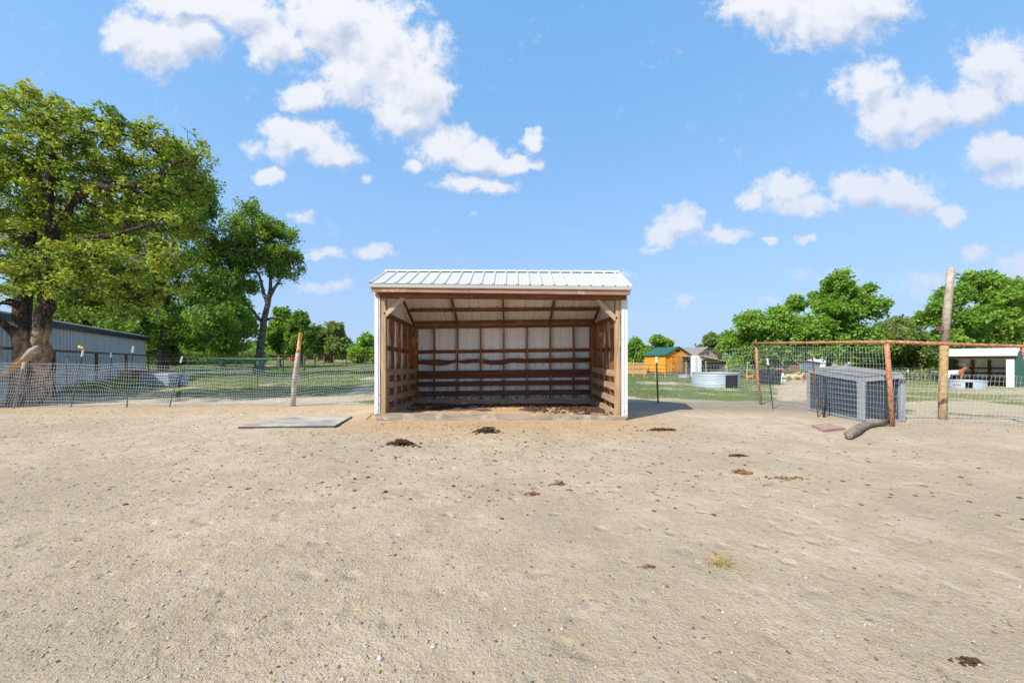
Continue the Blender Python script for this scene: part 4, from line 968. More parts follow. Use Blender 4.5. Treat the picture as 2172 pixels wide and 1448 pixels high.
def tpost(parent, x, y, zt, lean=0.0, leany=0.0, mat=None, tip=None, r=.009, zb=None):
    """T-section steel post with studs and optional painted tip"""
    z0 = g1(x, y)-.05 if zb is None else zb
    a = Vector((x, y, z0)); b = Vector((x+lean, y+leany, zt)); split = b-(b-a).normalized()*.16 if tip else b
    mb = MB(); mb.bar(a, split, r*2.2, .008, up=(1, 0, 0)); mb.bar(a+Vector((0, -.007, 0)), split+Vector((0, -.007, 0)), .006, .014, up=(1, 0, 0))
    L = (split-a).length; k = .1
    while k < L:
        p = a+(split-a)*(k/L); mb.box(p+Vector((-.008, -.020, -.006)), p+Vector((.008, -.012, .006))); k += .09
    o = mb.obj('t_post', mat or M['tpost'], parent)
    if tip:
        t = MB(); t.bar(split, b, r*2.4, .012, up=(1, 0, 0)); t.bar(split+Vector((0, -.014, 0)), b+Vector((0, -.014, 0)), .010, .026, up=(1, 0, 0)); tt = t.obj('post_tip', tip, o)
    return o
# left fence
LF = thing('wire_fence', (0, 0, 0), 'sagging welded wire fence left of the shelter, under the oak', 'fence')
def fp(px, D, zt): x = X_(px, D); return (x, D, g1(x, D)+.01, zt)
wire_mesh([fp(-60, 8.6, 1.08), fp(55, 8.65, 1.08), fp(160, 8.8, 1.08), fp(265, 8.85, 1.06), fp(378, 8.95, 1.03)], .052, .075, .0024, M['wire'], LF, seed=1, wave=.10, bulge=.09, shear=.10)
wire_mesh([fp(378, 8.95, 1.03), fp(450, 8.95, .97), fp(540, 9.0, .90), fp(632, 9.02, .88), fp(720, 9.05, .93), fp(795, 9.1, 1.02)], .052, .075, .0023, M['wire'], LF, seed=2, wave=.10, bulge=.08, shear=.03)
tpost(LF, X_(28, 8.6), 8.6, 1.11, .24, .02, M['galv_frame'], M['white_paint'], r=.014)
tpost(LF, X_(142, 8.75), 8.82, 1.40, .26, .05, M['tpost'], M['white_paint'])
o = MB(); o.lathe([(0, .05), (.022, .048), (.032, .03), (.034, 0), (.03, -.02), (0, -.02)], 12); cap = o.obj('insulator_cap', M['yellow'], LF, Matrix.Translation((X_(142, 8.75)+.27, 8.79, 1.46)), True)
MBt = MB(); MBt.tube([(0, 0, 0), (.05, 0, -.012)], .018, 8)
tpost(LF, X_(262, 8.8), 8.87, 1.50, .12, .05, M['tpost'], M['white_paint'])
tpost(LF, X_(353, 8.95), 9.02, 1.25, .29, .05, M['tpost'], M['white_paint'])
MBt.obj('cap_lip', M['yellow'], cap, Matrix.Translation((.02, 0, 0)))
# leaning natural pole with stripped orange top
pl = thing('wooden_pole', (X_(620, 9.1), 9.1, g1(X_(620, 9.1), 9.1)), 'crooked upright wooden pole with stripped orange top in the left fence', 'pole')
def pz(py): return Z_(py, 9.1)-pl.location.z
MB().tube([(0, 0, -.1), (.03, 0, .25), (.05, 0, .6), (.10, 0, .95), (.15, 0, pz(748))], [.062, .058, .056, .06, .054], 10, jit=.07).obj('lower_pole', M['grey_wood'], pl, smooth=True)
MB().tube([(.15, 0, pz(748)), (.165, 0, pz(738)), (.18, 0, pz(725)), (.20, 0, pz(712)), (.215, 0, pz(706))], [.052, .043, .045, .047, .044], 10, jit=.08).obj('stripped_top', M['gold_wood'], pl, smooth=True)
# fence right of the shelter to the corner pipe post
RF = thing('wire_fence', (0, 0, 0), 'fine wire mesh fence between the shelter and the rusty pipe gate frame', 'fence')
wire_mesh([fp(1330, 9.8, .70), fp(1395, 9.9, .78), fp(1450, 9.8, .86), fp(1603, 9.58, .95)], .052, .052, .0014, M['wire'], RF, seed=3, wave=.02, bulge=.02)
wire_mesh([(X_(1435, 9.8)+.0, 9.8, .9, 1.30), (X_(1520, 9.7), 9.7, .9, 1.42), (X_(1603, 9.58), 9.56, .92, 1.50)], .07, .11, .0018, M['wire'], RF, seed=4, wave=.05, bulge=.03, shear=-.12, name='upper_wire_mesh')
tpost(RF, X_(1396, 9.85), 9.85, 1.25, -.05, 0, M['tpost'], M['white_paint'], r=.02)
# rusty pipe fence
PF = thing('pipe_fence', (0, 0, 0), 'rusty pipe fence frame with wire mesh around the grey crate pen', 'fence')
A_ = (6.42, 9.54); B_ = (6.50, 6.27); C_ = (8.95, 6.15)
zA, zB, zC = 1.60, 1.465, 1.38
MB().tube([(A_[0]+.13, A_[1], g1(*A_)-.1), (A_[0]+.03, A_[1], .8), (A_[0], A_[1], zA-.03)], .034, 10).obj('pipe_post', M['rust'], PF, smooth=True)
MB().tube([(B_[0]+.07, B_[1], -.1), (B_[0]+.03, B_[1], .7), (B_[0]-.03, B_[1], zB-.03)], .036, 12).obj('pipe_post', M['rust'], PF, smooth=True)
MB().tube([(9.1, 6.15, -.1), (8.83, 6.15, .75), (8.66, 6.15, zC)], .034, 12).obj('pipe_post', M['rust'], PF, smooth=True)
MB().tube([(A_[0]-.07, A_[1]+.03, zA), (A_[0]+.03, 8.2, 1.545), (B_[0], 7.2, 1.505), (B_[0]-.03, B_[1], zB)], .029, 10).obj('top_rail', M['rust'], PF, smooth=True)
MB().tube([(B_[0]-.03, B_[1]+.0, zB+.004), (7.6, 6.2, 1.42), (8.66, 6.15, 1.385), (9.6, 6.1, 1.34)], .029, 10).obj('top_rail', M['rust'], PF, smooth=True)
wire_mesh([(A_[0]+.03, A_[1]-.03, g1(*A_), 1.52), (6.42, 8.6, .03, 1.47), (6.38, 7.3, .02, 1.42), (B_[0]-.05, B_[1]+.03, .01, 1.38)], .055, .10, .0017, M['wire'], PF, seed=5, wave=.02, bulge=.03)
wire_mesh([(B_[0]+.05, B_[1]-.03, .01, .95), (7.3, 6.2, .01, .90), (8.2, 6.16, .01, .90), (9.6, 6.12, .01, .88)], .07, .10, .0018, M['wire'], PF, seed=6, wave=.04, bulge=.03, shear=.10)
tpost(PF, 6.22, 8.65, 1.20, -.14, 0, M['tpost_green'], M['white_paint'])
tpost(PF, 6.20, 7.35, 1.235, -.12, 0, M['rust_dark'])
MB().tube([(6.30, 7.34, -.02), (6.36, 7.36, .3), (6.34, 7.36, .8)], .018, 8).obj('brace_pipe', M['black'], PF, smooth=True)
# tall wooden pole
D = 7.0; tp_ = thing('utility_pole', (X_(2000, D), D, 0), 'tall leaning square-cut wooden pole behind the pipe rail', 'pole')
MB().tube([(0, 0, -.2), (.0, 0, .5), (.015, 0, 1.2), (.03, 0, 1.5)], [.066, .064, .062, .061], 12, jit=.02).obj('lower_shaft', M['post_wood'], tp_, smooth=True)
MB().tube([(.03, 0, 1.5), (.09, 0, 2.2), (.145, 0, 2.80), (.155, 0, 2.93)], [.061, .058, .055, .049], 12, jit=.02).obj('upper_shaft', M['grey_wood'], tp_, smooth=True)
MB().box((-.13, -.06, 1.72), (-.05, .0, 1.80)).obj('junction_box', M['rust_dark'], tp_)

# ------------------------------------------------------------------ crate in the pen
A = Vector((6.60, 6.86, 0)); u1 = Vector((.17, .985, 0)).normalized(); u2 = Vector((.985, -.10, 0)).normalized()
kn = thing('crate', A, 'large grey galvanized crate with slatted slate sides behind the pipe fence', 'crate', rz=0)
LB, LC = 1.52, .68
def kp(a, b, z): 
    v = u1*a*LB+u2*b*LC; return Vector((v.x, v.y, z))
def kz(a, b): return .75+.12*a+.07*b
for a, b in ((0, 0), (1, 0), (0, 1), (1, 1)):
    mb = MB(); z0 = .02; mb.bar(kp(a, b, z0), kp(a, b, kz(a, b)), .085, .085, up=u2); mb.obj('corner_post', M['galv_frame'], kn)
for (a, b), (c, d) in (((0, 0), (1, 0)), ((0, 0), (0, 1)), ((0, 1), (1, 1)), ((1, 0), (1, 1))):
    mb = MB(); mb.bar(kp(a, b, kz(a, b)+.03), kp(c, d, kz(c, d)+.035), .075, .08); mb.obj('top_frame', M['galv_frame'], kn)
    mb = MB(); mb.bar(kp(a, b, .03), kp(c, d, .03), .04, .05); mb.obj('bottom_frame', M['galv_frame'], kn)
    n = 7
    for k in range(n):
        t0, t1 = (k-.04)/n, (k+1.04)/n
        za, zb_ = .06+t0*(kz(a, b)-.08), .06+t1*(kz(a, b)-.08); zc, zd = .06+t0*(kz(c, d)-.08), .06+t1*(kz(c, d)-.08)
        p, q_ = kp(a, b, 0), kp(c, d, 0); dv = (q_-p).normalized(); nrm = Vector((dv.y, -dv.x, 0)); p = p+dv*.04; q_ = q_-dv*.04
        mb = MB(); mb.add([p+Vector((0, 0, za))-nrm*.015, q_+Vector((0, 0, zc))-nrm*.015, q_+Vector((0, 0, zd))+nrm*.005, p+Vector((0, 0, zb_))+nrm*.005,
                           p+Vector((0, 0, za))-nrm*.025, q_+Vector((0, 0, zc))-nrm*.025, q_+Vector((0, 0, zd))-nrm*.005, p+Vector((0, 0, zb_))-nrm*.005],
                          [(0, 1, 2, 3), (7, 6, 5, 4), (0, 4, 5, 1), (3, 2, 6, 7)])
        mb.obj('slat', M['mesh_panel'], kn)
mb = MB(); tp4 = [kp(a, b, kz(a, b)+.080) for a, b in ((-.01, -.01), (1.01, -.01), (1.01, 1.01), (-.01, 1.01))]; mb.prism(tp4, (0, 0, .02)); mb.obj('lid', M['crate_top'], kn)
mb = MB(); bt = [kp(a, b, .05) for a, b in ((0, 0), (1, 0), (1, 1), (0, 1))]; mb.prism(bt, (0, 0, .02)); mb.obj('base_panel', M['black'], kn)

# ------------------------------------------------------------------ things on the yard
def slab(name, label, cat, pts, th, mat, edge=None, jag=0):
    c = Vector((sum(p[0] for p in pts)/len(pts), sum(p[1] for p in pts)/len(pts), 0)); z = g1(c.x, c.y)
    out = []
    for i, p in enumerate(pts):
        q_ = pts[(i+1) % len(pts)]; n = 9 if jag else 1
        for k in range(n):
            t = k/n; out.append((p[0]+(q_[0]-p[0])*t-c.x+random.uniform(-jag, jag)*(k > 0), p[1]+(q_[1]-p[1])*t-c.y+random.uniform(-jag, jag)*(k > 0), 0))
    t = thing(name, (c.x, c.y, z), label, cat)
    m = MB(); m.prism([(a, b, -.03) for a, b, _ in out], (0, 0, th+.028)); m.obj('underside', edge or mat, t)
    m = MB(); m.prism([(a*.985, b*.985, th-.004) for a, b, _ in out], (0, 0, .006)); m.obj('top_face', mat, t)
    return t
slab('rubber_mat', 'dusty grey stall mat lying flat on the dirt left of the shelter', 'mat', [(-4.62, 6.12), (-3.03, 6.22), (-3.20, 7.28), (-4.40, 7.12)], .022, M['mat_grey'], M['mat_edge_and_gap'], .012)
slab('paver', 'reddish square paving slab on the dirt in front of the crate', 'paving slab', [(5.13, 6.22), (4.94, 5.76), (5.44, 5.92), (5.56, 6.36)][::1], .04, M['paver'])
lg = thing('log', (5.15, 5.45, .0), 'curved weathered log lying at the foot of the rusty corner post', 'log')
MB().tube([(-.27, -.19, .035), (-.18, -.10, .055), (.10, .10, .07), (.42, .36, .075), (.75, .60, .075), (1.10, .78, .08), (1.40, .90, .08)], [.03, .058, .066, .064, .06, .056, .05], 12, jit=.07).obj('log_body', M['log'], lg, smooth=True)
def pile(name, label, cat, px, py, w, d, h, mat, n, seed, size):
    h *= 1.5; size *= 1.25; n = int(n*1.3)
    D = F*H/(py-765); x0 = X_(px, D); z0 = g1(x0, D); rs = np.random.RandomState(seed)
    a = rs.normal(0, .42, (n, 2)); a[::6] *= (1.5 if n > 100 else 1.0); r = np.clip(1-(a**2).sum(1), 0, 1)
    Pn = np.stack([a[:, 0]*w, a[:, 1]*d, r*h*rs.uniform(.1, 1, n)], 1)
    V = ICO[None]*(1+rs.uniform(-.3, .3, (n, 7, 1)))*(size*rs.uniform(.5, 1.3, n))[:, None, None]*np.array([1.2, 1, .75])
    V = (V+Pn[:, None, :]).reshape(-1, 3); Fc = (ICF[None]+(np.arange(n)*7)[:, None, None]).reshape(-1, 3)
    o = link(name, fast_mesh(name, V, Fc), mat); o.location = (x0, D, z0); setp(o, label, cat); return o
pile('dung_pile', 'dark brown dung pile left of centre, nearest to the camera', 'dung', 848, 943, .22, .12, .05, M['dung'], 120, 1, .016)
pile('dung_pile', 'dark dung pile close in front of the shelter sill', 'dung', 1036, 916, .22, .10, .06, M['dung'], 110, 2, .018)
pile('dung_pile', 'long low dark dung heap beside the shelter shadow', 'dung', 1405, 911, .30, .07, .03, M['dung'], 110, 3, .016)
pile('dung_pile', 'crusty brown dung heap in the right half of the yard', 'dung', 1572, 1002, .11, .07, .02, M['dung_red'], 60, 4, .012)
pile('dung_pile', 'flat dung patch just above the crusty heap on the right', 'dung', 1566, 967, .12, .04, .02, M['dung'], 60, 5, .010)
pile('dung_pile', 'pale dried dung clump at the middle of the yard', 'dung', 1185, 1026, .06, .04, .03, M['dark_clod'], 40, 6, .011)
pile('dung_pile', 'brown dung strip left of the pale dried clump', 'dung', 1128, 1047, .08, .03, .015, M['dung_red'], 40, 7, .008)
pile('dung_pile', 'small brown dung clump in the bottom right corner', 'dung', 2056, 1405, .045, .02, .012, M['dung'], 40, 8, .006)
pile('dung_pile', 'reddish dry dung pieces lying below the centre right', 'dung', 1372, 1202, .045, .02, .008, M['dung_red'], 30, 9, .006)
pile('dung_pile', 'scattered brown dung bits right of the crusty heap', 'dung', 1660, 1014, .35, .07, .01, M['dung_red'], 45, 10, .010)['kind'] = 'stuff'
# individually visible lumps
LUMPS = [((757,980), 0, 'dark round dung lump standing highest left of the nearest dung pile'), ((840,970), 0, 'dark dung lump just below the nearest dung pile'),
 ((868,985), 0, 'dark lump of a close pair right below the nearest dung pile'), ((893,941), 0, 'dark dung lump directly right of the nearest dung pile'),
 ((788,957), 0, 'small dark lump between the grey mat and the nearest dung pile'), ((752,1018), 0, 'lone grey brown lump below the lump left of the pile'),
 ((962,1030), 0, 'dark lump beside two reddish flakes at mid yard'), ((692,1035), 1, 'flattened tan dung lump in the left half of the yard'),
 ((818,1043), 0, 'brown lump right of the flattened tan one'), ((1210,1151), 1, 'shiny reddish brown lump below the yard centre'),
 ((1600,1160), 1, 'reddish lump above and right of the yellow straw tuft'), ((1378,1124), 0, 'small brown lump at the centre right of the open dirt'),
 ((1427,1040), 1, 'reddish lump left of the crusty brown heap'), ((1487,1155), 1, 'pale orange dung flake above the straw tuft'),
 ((1293,1222), 1, 'orange dung flake left of the reddish dry pieces'), ((1505,1214), 1, 'reddish sliver just below left of the straw tuft'),
 ((1365,935), 0, 'dark lump below the long low dung heap'), ((1506,934), 1, 'tan lump lying alone right of the long low dung heap'),
 ((1005,1045), 1, 'orange flake, right one of the pair at mid yard'), ((985,1049), 1, 'orange flake, left one of the pair at mid yard'),
 ((160,1145), 1, 'small orange brown lump in the left foreground'), ((462,1275), 1, 'tiny brown lump in the lower left foreground')]
lm = MB(); lm.add(ICO*.016, ICF); lme = lm.mesh('dung_lump'); lme.materials.append(M['dung']); lme2 = lme.copy(); lme2.materials[0] = M['dung_red']
for i, ((px, py), red, lab) in enumerate(LUMPS):
    D = F*H/(py-765); x = X_(px, D); o = link('dung_lump', lme2 if red else lme); o.location = (x, D, g1(x, D)+.004)
    k = random.uniform(.8, 1.25)*(.85 if red else 1)*(.6 if py > 1100 else 1); o.scale = (k*1.35, k, k*(.5 if red else .8)); o.rotation_euler = (0, 0, random.uniform(0, 6))
    setp(o, lab, 'dung lump', 'dung lumps scattered over the yard')
STONES = [(919,1372,.011,'pale blue grey stone near the bottom centre'), (1192,1334,.009,'white stone with a dark side right of the bottom centre'), (806,1397,.013,'elongated white stone near the bottom edge left of centre'),
 (1173,1275,.007,'small white chip above the white stone at the bottom centre'), (945,1268,.007,'small white chip above the pale blue grey stone'), (357,1353,.007,'white pebble in the lower left foreground'),
 (1640,895,.02,'pale stone lying on the dirt between the green steel post and the crate'), (1727,1076,.011,'small white stone in the right half of the open dirt'), (2128,870,.03,'pale stone on the dry grass at the far right behind the fence'), (727,1440,.009,'grey white stone on the bottom edge of the yard')]
st = MB(); st.add(ICO, ICF); stm = st.mesh('stone'); stm.materials.append(M['pebble'])
for i, (px, py, r, lab) in enumerate(STONES):
    D = F*H/(py-765); x = X_(px, D); o = link('stone', stm); o.location = (x, D, g1(x, D)+r*.3); o.scale = (r*1.2, r, r*.8); o.rotation_euler = (0, 0, i*1.3)
    setp(o, lab, 'stone', 'whitish stones on the dirt')
# straw clump
D = F*H/(1196-765); x0 = X_(1527, D); sb = MB(); rr = random.Random(4)
for k in range(160):
    a = rr.uniform(0, 6.28); r = rr.gauss(0, .03); p = Vector((math.cos(a)*r*1.3, math.sin(a)*r*.7, rr.uniform(0, .022))); d = Vector((rr.uniform(-1, 1), rr.uniform(-1, 1), rr.uniform(-.1, .35))).normalized()*rr.uniform(.02, .05)
    sb.bar(p-d*.5, p+d*.5, .0022, .0022)
o = sb.obj('straw_clump', M['straw']); o.location = (x0, D, g1(x0, D)+.004); setp(o, 'tuft of yellow straw stuck to dung, right of centre in the foreground', 'straw')

# ------------------------------------------------------------------ left: barn, logs, fences, car
def wall_frame(p, q_):
    p = Vector(p); q_ = Vector(q_); d = (q_-p); L = d.length; d.normalize(); n = Vector((d.y, -d.x, 0)); return p, d, n, L
bn = thing('barn', (0, 0, 0), 'long low blue grey corrugated metal barn behind the oak', 'barn')
P0, dB, nB, LBn = wall_frame((-13.0, 8.15, 0), (-20.4, 20.2, 0))
if nB.x < 0: nB = -nB
nst = 14; ID = lambda x, y, z: Vector((x, y, z))
for k in range(nst):
    a = LBn*k/nst; b = LBn*(k+1)/nst-.003
    def bw(u_, t): 
        p = P0+dB*u_; return (p.x, p.y, g1(p.x, p.y)-.1+(2.38-g1(p.x, p.y)+.1)*t), nB
    corr_sheet('wall_sheet', a, b, bw, M['barn_metal'], bn, phase=0.0, T=ID, h=.05)
# end wall, back and roof
mb = MB(); e0 = P0+dB*LBn; back = -nB*5.0
mb.prism([e0+Vector((0, 0, 0)), e0+back, e0+back+Vector((0, 0, 3.0)), e0+Vector((0, 0, 2.38))], dB*.05); mb.obj('end_wall', M['barn_metal'], bn)
mb = MB(); a = P0+nB*.10+Vector((0, 0, 2.46)); b = e0+nB*.10+dB*.3+Vector((0, 0, 2.46)); up5 = back*1.05+Vector((0, 0, .62)); mb.prism([a, b, b+up5, a+up5], (0, 0, .03)); mb.obj('roof', M['grey_roof'], bn)
mb = MB(); mb.bar(P0+nB*.09+Vector((0, 0, 2.35)), e0+dB*.28+nB*.09+Vector((0, 0, 2.35)), .20, .05); mb.obj('eave_board', M['barn_trim'], bn)
mb = MB(); 
for k in range(58):
    p = P0+dB*(LBn*k/58)+nB*.12+Vector((0, 0, 2.492)); mb.bar(p, p+up5*.2, .03, .05)
o = mb.obj('roof_rib', M['grey_roof'], bn); 
# rusty rail along the barn
br = thing('pipe_rail', (0, 0, 0), 'dark rusty pipe rail running in front of the barn', 'rail')
q0 = P0+nB*.75+dB*.5; q1 = P0+nB*.75+dB*(LBn-.6)
MB().tube([q0+Vector((0, 0, 1.46)), q1+Vector((0, 0, 1.40))], .035, 8).obj('rail', M['rust_dark'], br)
for t in (.18, .40, .62, .85, .985):
    p = q0+(q1-q0)*t; z = g1(p.x, p.y); MB().tube([(p.x, p.y, z-.05), (p.x, p.y, 1.42)], .045, 8).obj('rail_post', M['rust_dark'], br)
# wires behind the fence
bw_ = thing('barbed_fence', (0, 0, 0), 'thin dark wire strands on steel posts behind the left fence', 'fence')
for k, z in enumerate((1.12, 1.22)):
    MB().tube([(X_(140, 12), 12, z+.05), (X_(240, 12.5), 12.5, z), (X_(400, 13.5), 13.5, z+.02), (X_(560, 14), 14, z-.02)], .005, 4).obj('wire', M['wire_green'] if k == 0 else M['tpost'], bw_)
for px, D, zt in ((236, 12.5, 1.42), (546, 14, 1.14), (142, 12, 1.2)): tpost(bw_, X_(px, D), D, zt, 0, 0, M['tpost'], M['white_paint'])
# leaning split log at the oak
ll = thing('leaning_log', (X_(-8, 8.9), 8.95, .75), 'pale split log leaning against the oak trunk', 'log')
MB().tube([(-.4, -.05, -.35), (0, 0, .02), (.35, .06, .28), (.68, .10, .60), (.82, .1, .72)], [.09, .10, .10, .095, .07], 10, jit=.08).obj('log_body', M['grey_wood'], ll, smooth=True)
MB().tube([(.30, .03, .20), (.60, .07, .49)], [.085, .085], 8, jit=.05).obj('split_face', M['gold_wood'], ll, smooth=True)
# low stacks beside the barn
def stack(name, label, cat, px, D, w, d, n, th, mat, rz):
    x = X_(px, D); t = thing(name, (x, D, g1(x, D)), label, cat, rz=rz)
    for k in range(n):
        m = MB(); j = random.uniform(-.03, .03); m.box((-w/2+j, -d/2, .06+k*th*1.35), (w/2+j, d/2, .06+k*th*1.35+th)); m.obj('panel', mat, t)
    for sx in (-1, 1):
        m = MB(); m.box((sx*w*.35-.04, -d/2, 0), (sx*w*.35+.04, d/2, .058)); m.obj('runner', M['grey_wood'], t)
    return t
stack('panel_stack', 'stack of dark red boards beside the barn corner', 'board stack', 308, 16.5, 1.45, .9, 6, .07, M['faded_red'], .1)
stack('panel_stack', 'stack of grey blue sheets right of the red boards', 'sheet stack', 350, 15.2, 1.25, .9, 5, .075, M['grey_blue'], -.05)
slab('metal_sheet', 'pale metal sheet lying in the grass by the red boards', 'metal sheet', [(X_(280, 14.6), 14.5), (X_(302, 14.6), 14.5), (X_(302, 15.2), 15.2), (X_(284, 15.2), 15.2)], .04, M['galv'])
# green mesh fence on the lawn
gf = thing('garden_fence', (0, 0, 0), 'green wire garden fence on dark posts across the left lawn', 'fence')
GP = [(390, 22), (470, 21), (548, 20), (600, 19.2), (645, 21)]
pts = [(X_(a, d), d, g1(X_(a, d), d)+.02, g1(X_(a, d), d)+1.05) for a, d in GP]; wire_mesh(pts, .16, .12, .004, M['wire_green'], gf, seed=9, wave=.02, bulge=.02)
for a, d in GP: tpost(gf, X_(a, d), d, g1(X_(a, d), d)+1.2, .03, 0, M['tpost_green'], r=.03)
MB().tube([(X_(a, d), d, g1(X_(a, d), d)+1.12) for a, d in GP[:4]], .03, 6).obj('top_rail', M['wire_green'], gf)
# far rusty fence with pipe posts
ff = thing('pipe_fence', (0, 0, 0), 'long rusty pipe and mesh fence at the far end of the left lawn', 'fence')
FPp = [(300, 30), (400, 34), (500, 37), (592, 38), (619, 38.5), (645, 39), (668, 41), (687, 43), (708, 45), (735, 46), (775, 48), (815, 49)]
fpt = [(X_(a, d), d, g1(X_(a, d), d)) for a, d in FPp]
for x, y, z in fpt: MB().tube([(x, y, z-.05), (x, y, z+1.35)], .06, 6).obj('fence_post', M['rust'], ff)
MB().tube([(x, y, z+1.36) for x, y, z in fpt], .045, 6).obj('top_rail', M['rust_dark'], ff)
wire_mesh([(x, y, z+.03, z+1.3) for x, y, z in fpt], .3, .3, .008, M['rust_dark'], ff, seed=12, wave=.0, bulge=0)
# red car far away
D = 90; x = X_(630, D); car = thing('parked_car', (x, D, g1(x, D)+.02), 'red car parked beyond the far lawn fence', 'car')
b = MB(); side = [(-2.2,.35),(-2.25,.65),(-2.1,.82),(-1.3,.92),(-.6,1.36),(.7,1.40),(1.45,.98),(2.1,.88),(2.2,.6),(2.15,.35)]
b.prism([(a, -.85, z) for a, z in side], (0, 1.7, 0)); o = b.obj('body', M['car_red'], car); bv = o.modifiers.new('b', 'BEVEL'); bv.width = .06; bv.segments = 2
for pl_ in ([(-1.15,.96),(-.55,1.30),(-.02,1.33),(-.02,.97)], [(.06,.97),(.06,1.33),(.66,1.34),(1.2,1.0)]):
    b = MB(); b.prism([(a, -.865, z) for a, z in pl_], (0, .02, 0)); b.obj('window', M['glass'], car)
for wx in (-1.35, 1.4):
    for wy in (-.8, .8):
        wo = MB().tube([(wx, wy-.1, .33), (wx, wy+.1, .33)], .33, 14).obj('wheel', M['tyre'], car); MB().tube([(wx, wy-.11, .33), (wx, wy+.11, .33)], .18, 10).obj('rim', M['galv'], wo)
b = MB(); b.box((-2.27, -.7, .62), (-2.2, -.4, .74)); b.obj('headlight', M['white_paint'], car); b = MB(); b.box((-2.27, .4, .62), (-2.2, .7, .74)); b.obj('headlight', M['white_paint'], car)

# ------------------------------------------------------------------ right: buildings
def house(name, label, cat, px, D, rz, w, d, h, rise, wall, roof, zb=None, over=.25, trim=None, door=None, windows=()):
    x = X_(px, D); z = g1(x, D) if zb is None else zb; t = thing(name, (x, D, z-.05), label, cat, rz=rz)
    m = MB(); m.prism([(-w/2, -d/2, 0), (w/2, -d/2, 0), (w/2, -d/2, h), (0, -d/2, h+rise), (-w/2, -d/2, h)], (0, d, 0)); m.obj('wall', wall, t)
    sl = math.hypot(w/2, rise); ux, uz = (w/2)/sl, rise/sl
    for s_ in (-1, 1):
        m = MB(); a = Vector((0, -d/2-over, h+rise+.03)); e_ = Vector((s_*(w/2+over*ux), -d/2-over, h-over*uz+.03)); nrm = Vector((s_*uz, 0, ux))*.07
        m.prism([a, e_, e_+nrm, a+nrm], (0, d+2*over, 0)); ro = m.obj('roof', roof, t)
    if trim:
        for s_ in (-1, 1):
            m = MB(); m.box((s_*w/2-.07, -d/2-.03, 0), (s_*w/2+.07, -d/2+.04, h-.02)); m.obj('corner_trim', trim, t)
    for (wx, wz, ww, wh, face) in windows:
        f = MB(); g = MB(); 
        if face == 'f': f.box((wx-ww/2-.06, -d/2-.05, wz-.06), (wx+ww/2+.06, -d/2+.01, wz+wh+.06)); g.box((wx-ww/2, -d/2-.07, wz), (wx+ww/2, -d/2-.045, wz+wh))
        else: f.box((-w/2-.05, wx-ww/2-.06, wz-.06), (-w/2+.01, wx+ww/2+.06, wz+wh+.06)); g.box((-w/2-.07, wx-ww/2, wz), (-w/2-.045, wx+ww/2, wz+wh))
        fo = f.obj('window', M['white_paint'], t); g.obj('pane', M['glass'], fo)
    return t
# orange shed, gable towards us
D = 46; sh = house('garden_shed', 'bright orange wooden shed with dark green gable roof and double doors', 'shed', 1413, 47.5, R(12), 3.35, 4.6, 2.15, .95, M['orange'], M['green_roof'], zb=-.22, trim=M['orange_trim'])
dy = -2.3
for s_ in (-1, 1):
    m = MB(); m.box((s_*.42-.41, dy-.05, .15), (s_*.42+.41, dy-.01, 2.2)); dd = m.obj('door', M['orange_trim'], sh)
    for z in (.4, 1.1, 1.9):
        m = MB(); m.box((s_*.62-.2, dy-.07, z-.025), (s_*.62+.2, dy-.051, z+.025)); m.obj('hinge', M['black'], dd)
m = MB(); m.box((-.28, dy-.06, 2.55), (.28, dy-.01, 2.8)); m.obj('gable_vent', M['black'], sh)
sl = 0
for k in range(1, 20):   # battens of the grooved siding
    xx = -1.67+3.34*k/20
    if abs(xx) > .86:
        m = MB(); m.box((xx-.015, dy-.015, .1), (xx+.015, dy, 2.15)); m.obj('batten', M['orange_trim'], sh)
m = MB(); m.box((-1.5, -2.2, -.25), (1.5, 2.2, -.0)); m.obj('skid', M['grey_wood'], sh)
house('house', 'tan gabled house with grey shingle roof behind the orange shed', 'house', 1444, 66, R(22), 5.0, 11, 3.0, 1.35, M['tan_siding'], M['shingle'], zb=-.9, windows=[(0, 3.2, .7, .5, 'f')])
# white lean-to
D = 41; lx = X_(1512, D); lt = thing('lean_to', (lx, D, g1(lx, D)-.05), 'open white metal lean-to with slanted tan roof beside the orange shed', 'shelter', rz=R(4))
lt.scale = (1.03, 1.03, 1.03)
mb = MB(); mb.box((-2.0, 0, 0), (-1.62, .9, 2.45)); mb.obj('side_box', M['white_siding'], lt)
for k in range(9):
    mb = MB(); mb.box((-1.91, -.02, .12+k*.25), (-1.61, -.001, .15+k*.25)); mb.obj('siding_groove', M['galv_frame'], lt)
mb = MB(); mb.box((-1.65, -.1, 0), (-1.35, .1, 2.35)); mb.obj('corner_post', M['white_siding'], lt)
mb = MB(); mb.prism([(-1.65, -.3, 2.42), (1.85, -.3, 1.72), (1.85, -.3, 1.78), (-1.65, -.3, 2.50)], (0, 4.2, 0)); mb.obj('roof', M['tan_siding'], lt)
mb = MB(); mb.box((-1.35, 3.6, 0), (1.6, 3.7, 2.3)); mb.obj('back_wall', M['mesh_panel'], lt)
mb = MB(); mb.box((1.5, 0, 0), (1.6, 3.6, 1.72)); mb.obj('right_wall', M['mesh_panel'], lt)
mb = MB(); mb.prism([(.75, -.02, 0), (1.6, -.02, 0), (1.6, -.02, 1.6)], (0, .05, 0)); mb.obj('gusset', M['white_siding'], lt)
mb = MB(); mb.bar((-1.5, -.05, 1.75), (-1.05, -.05, 2.2), .08, .06); mb.obj('brace', M['white_siding'], lt)
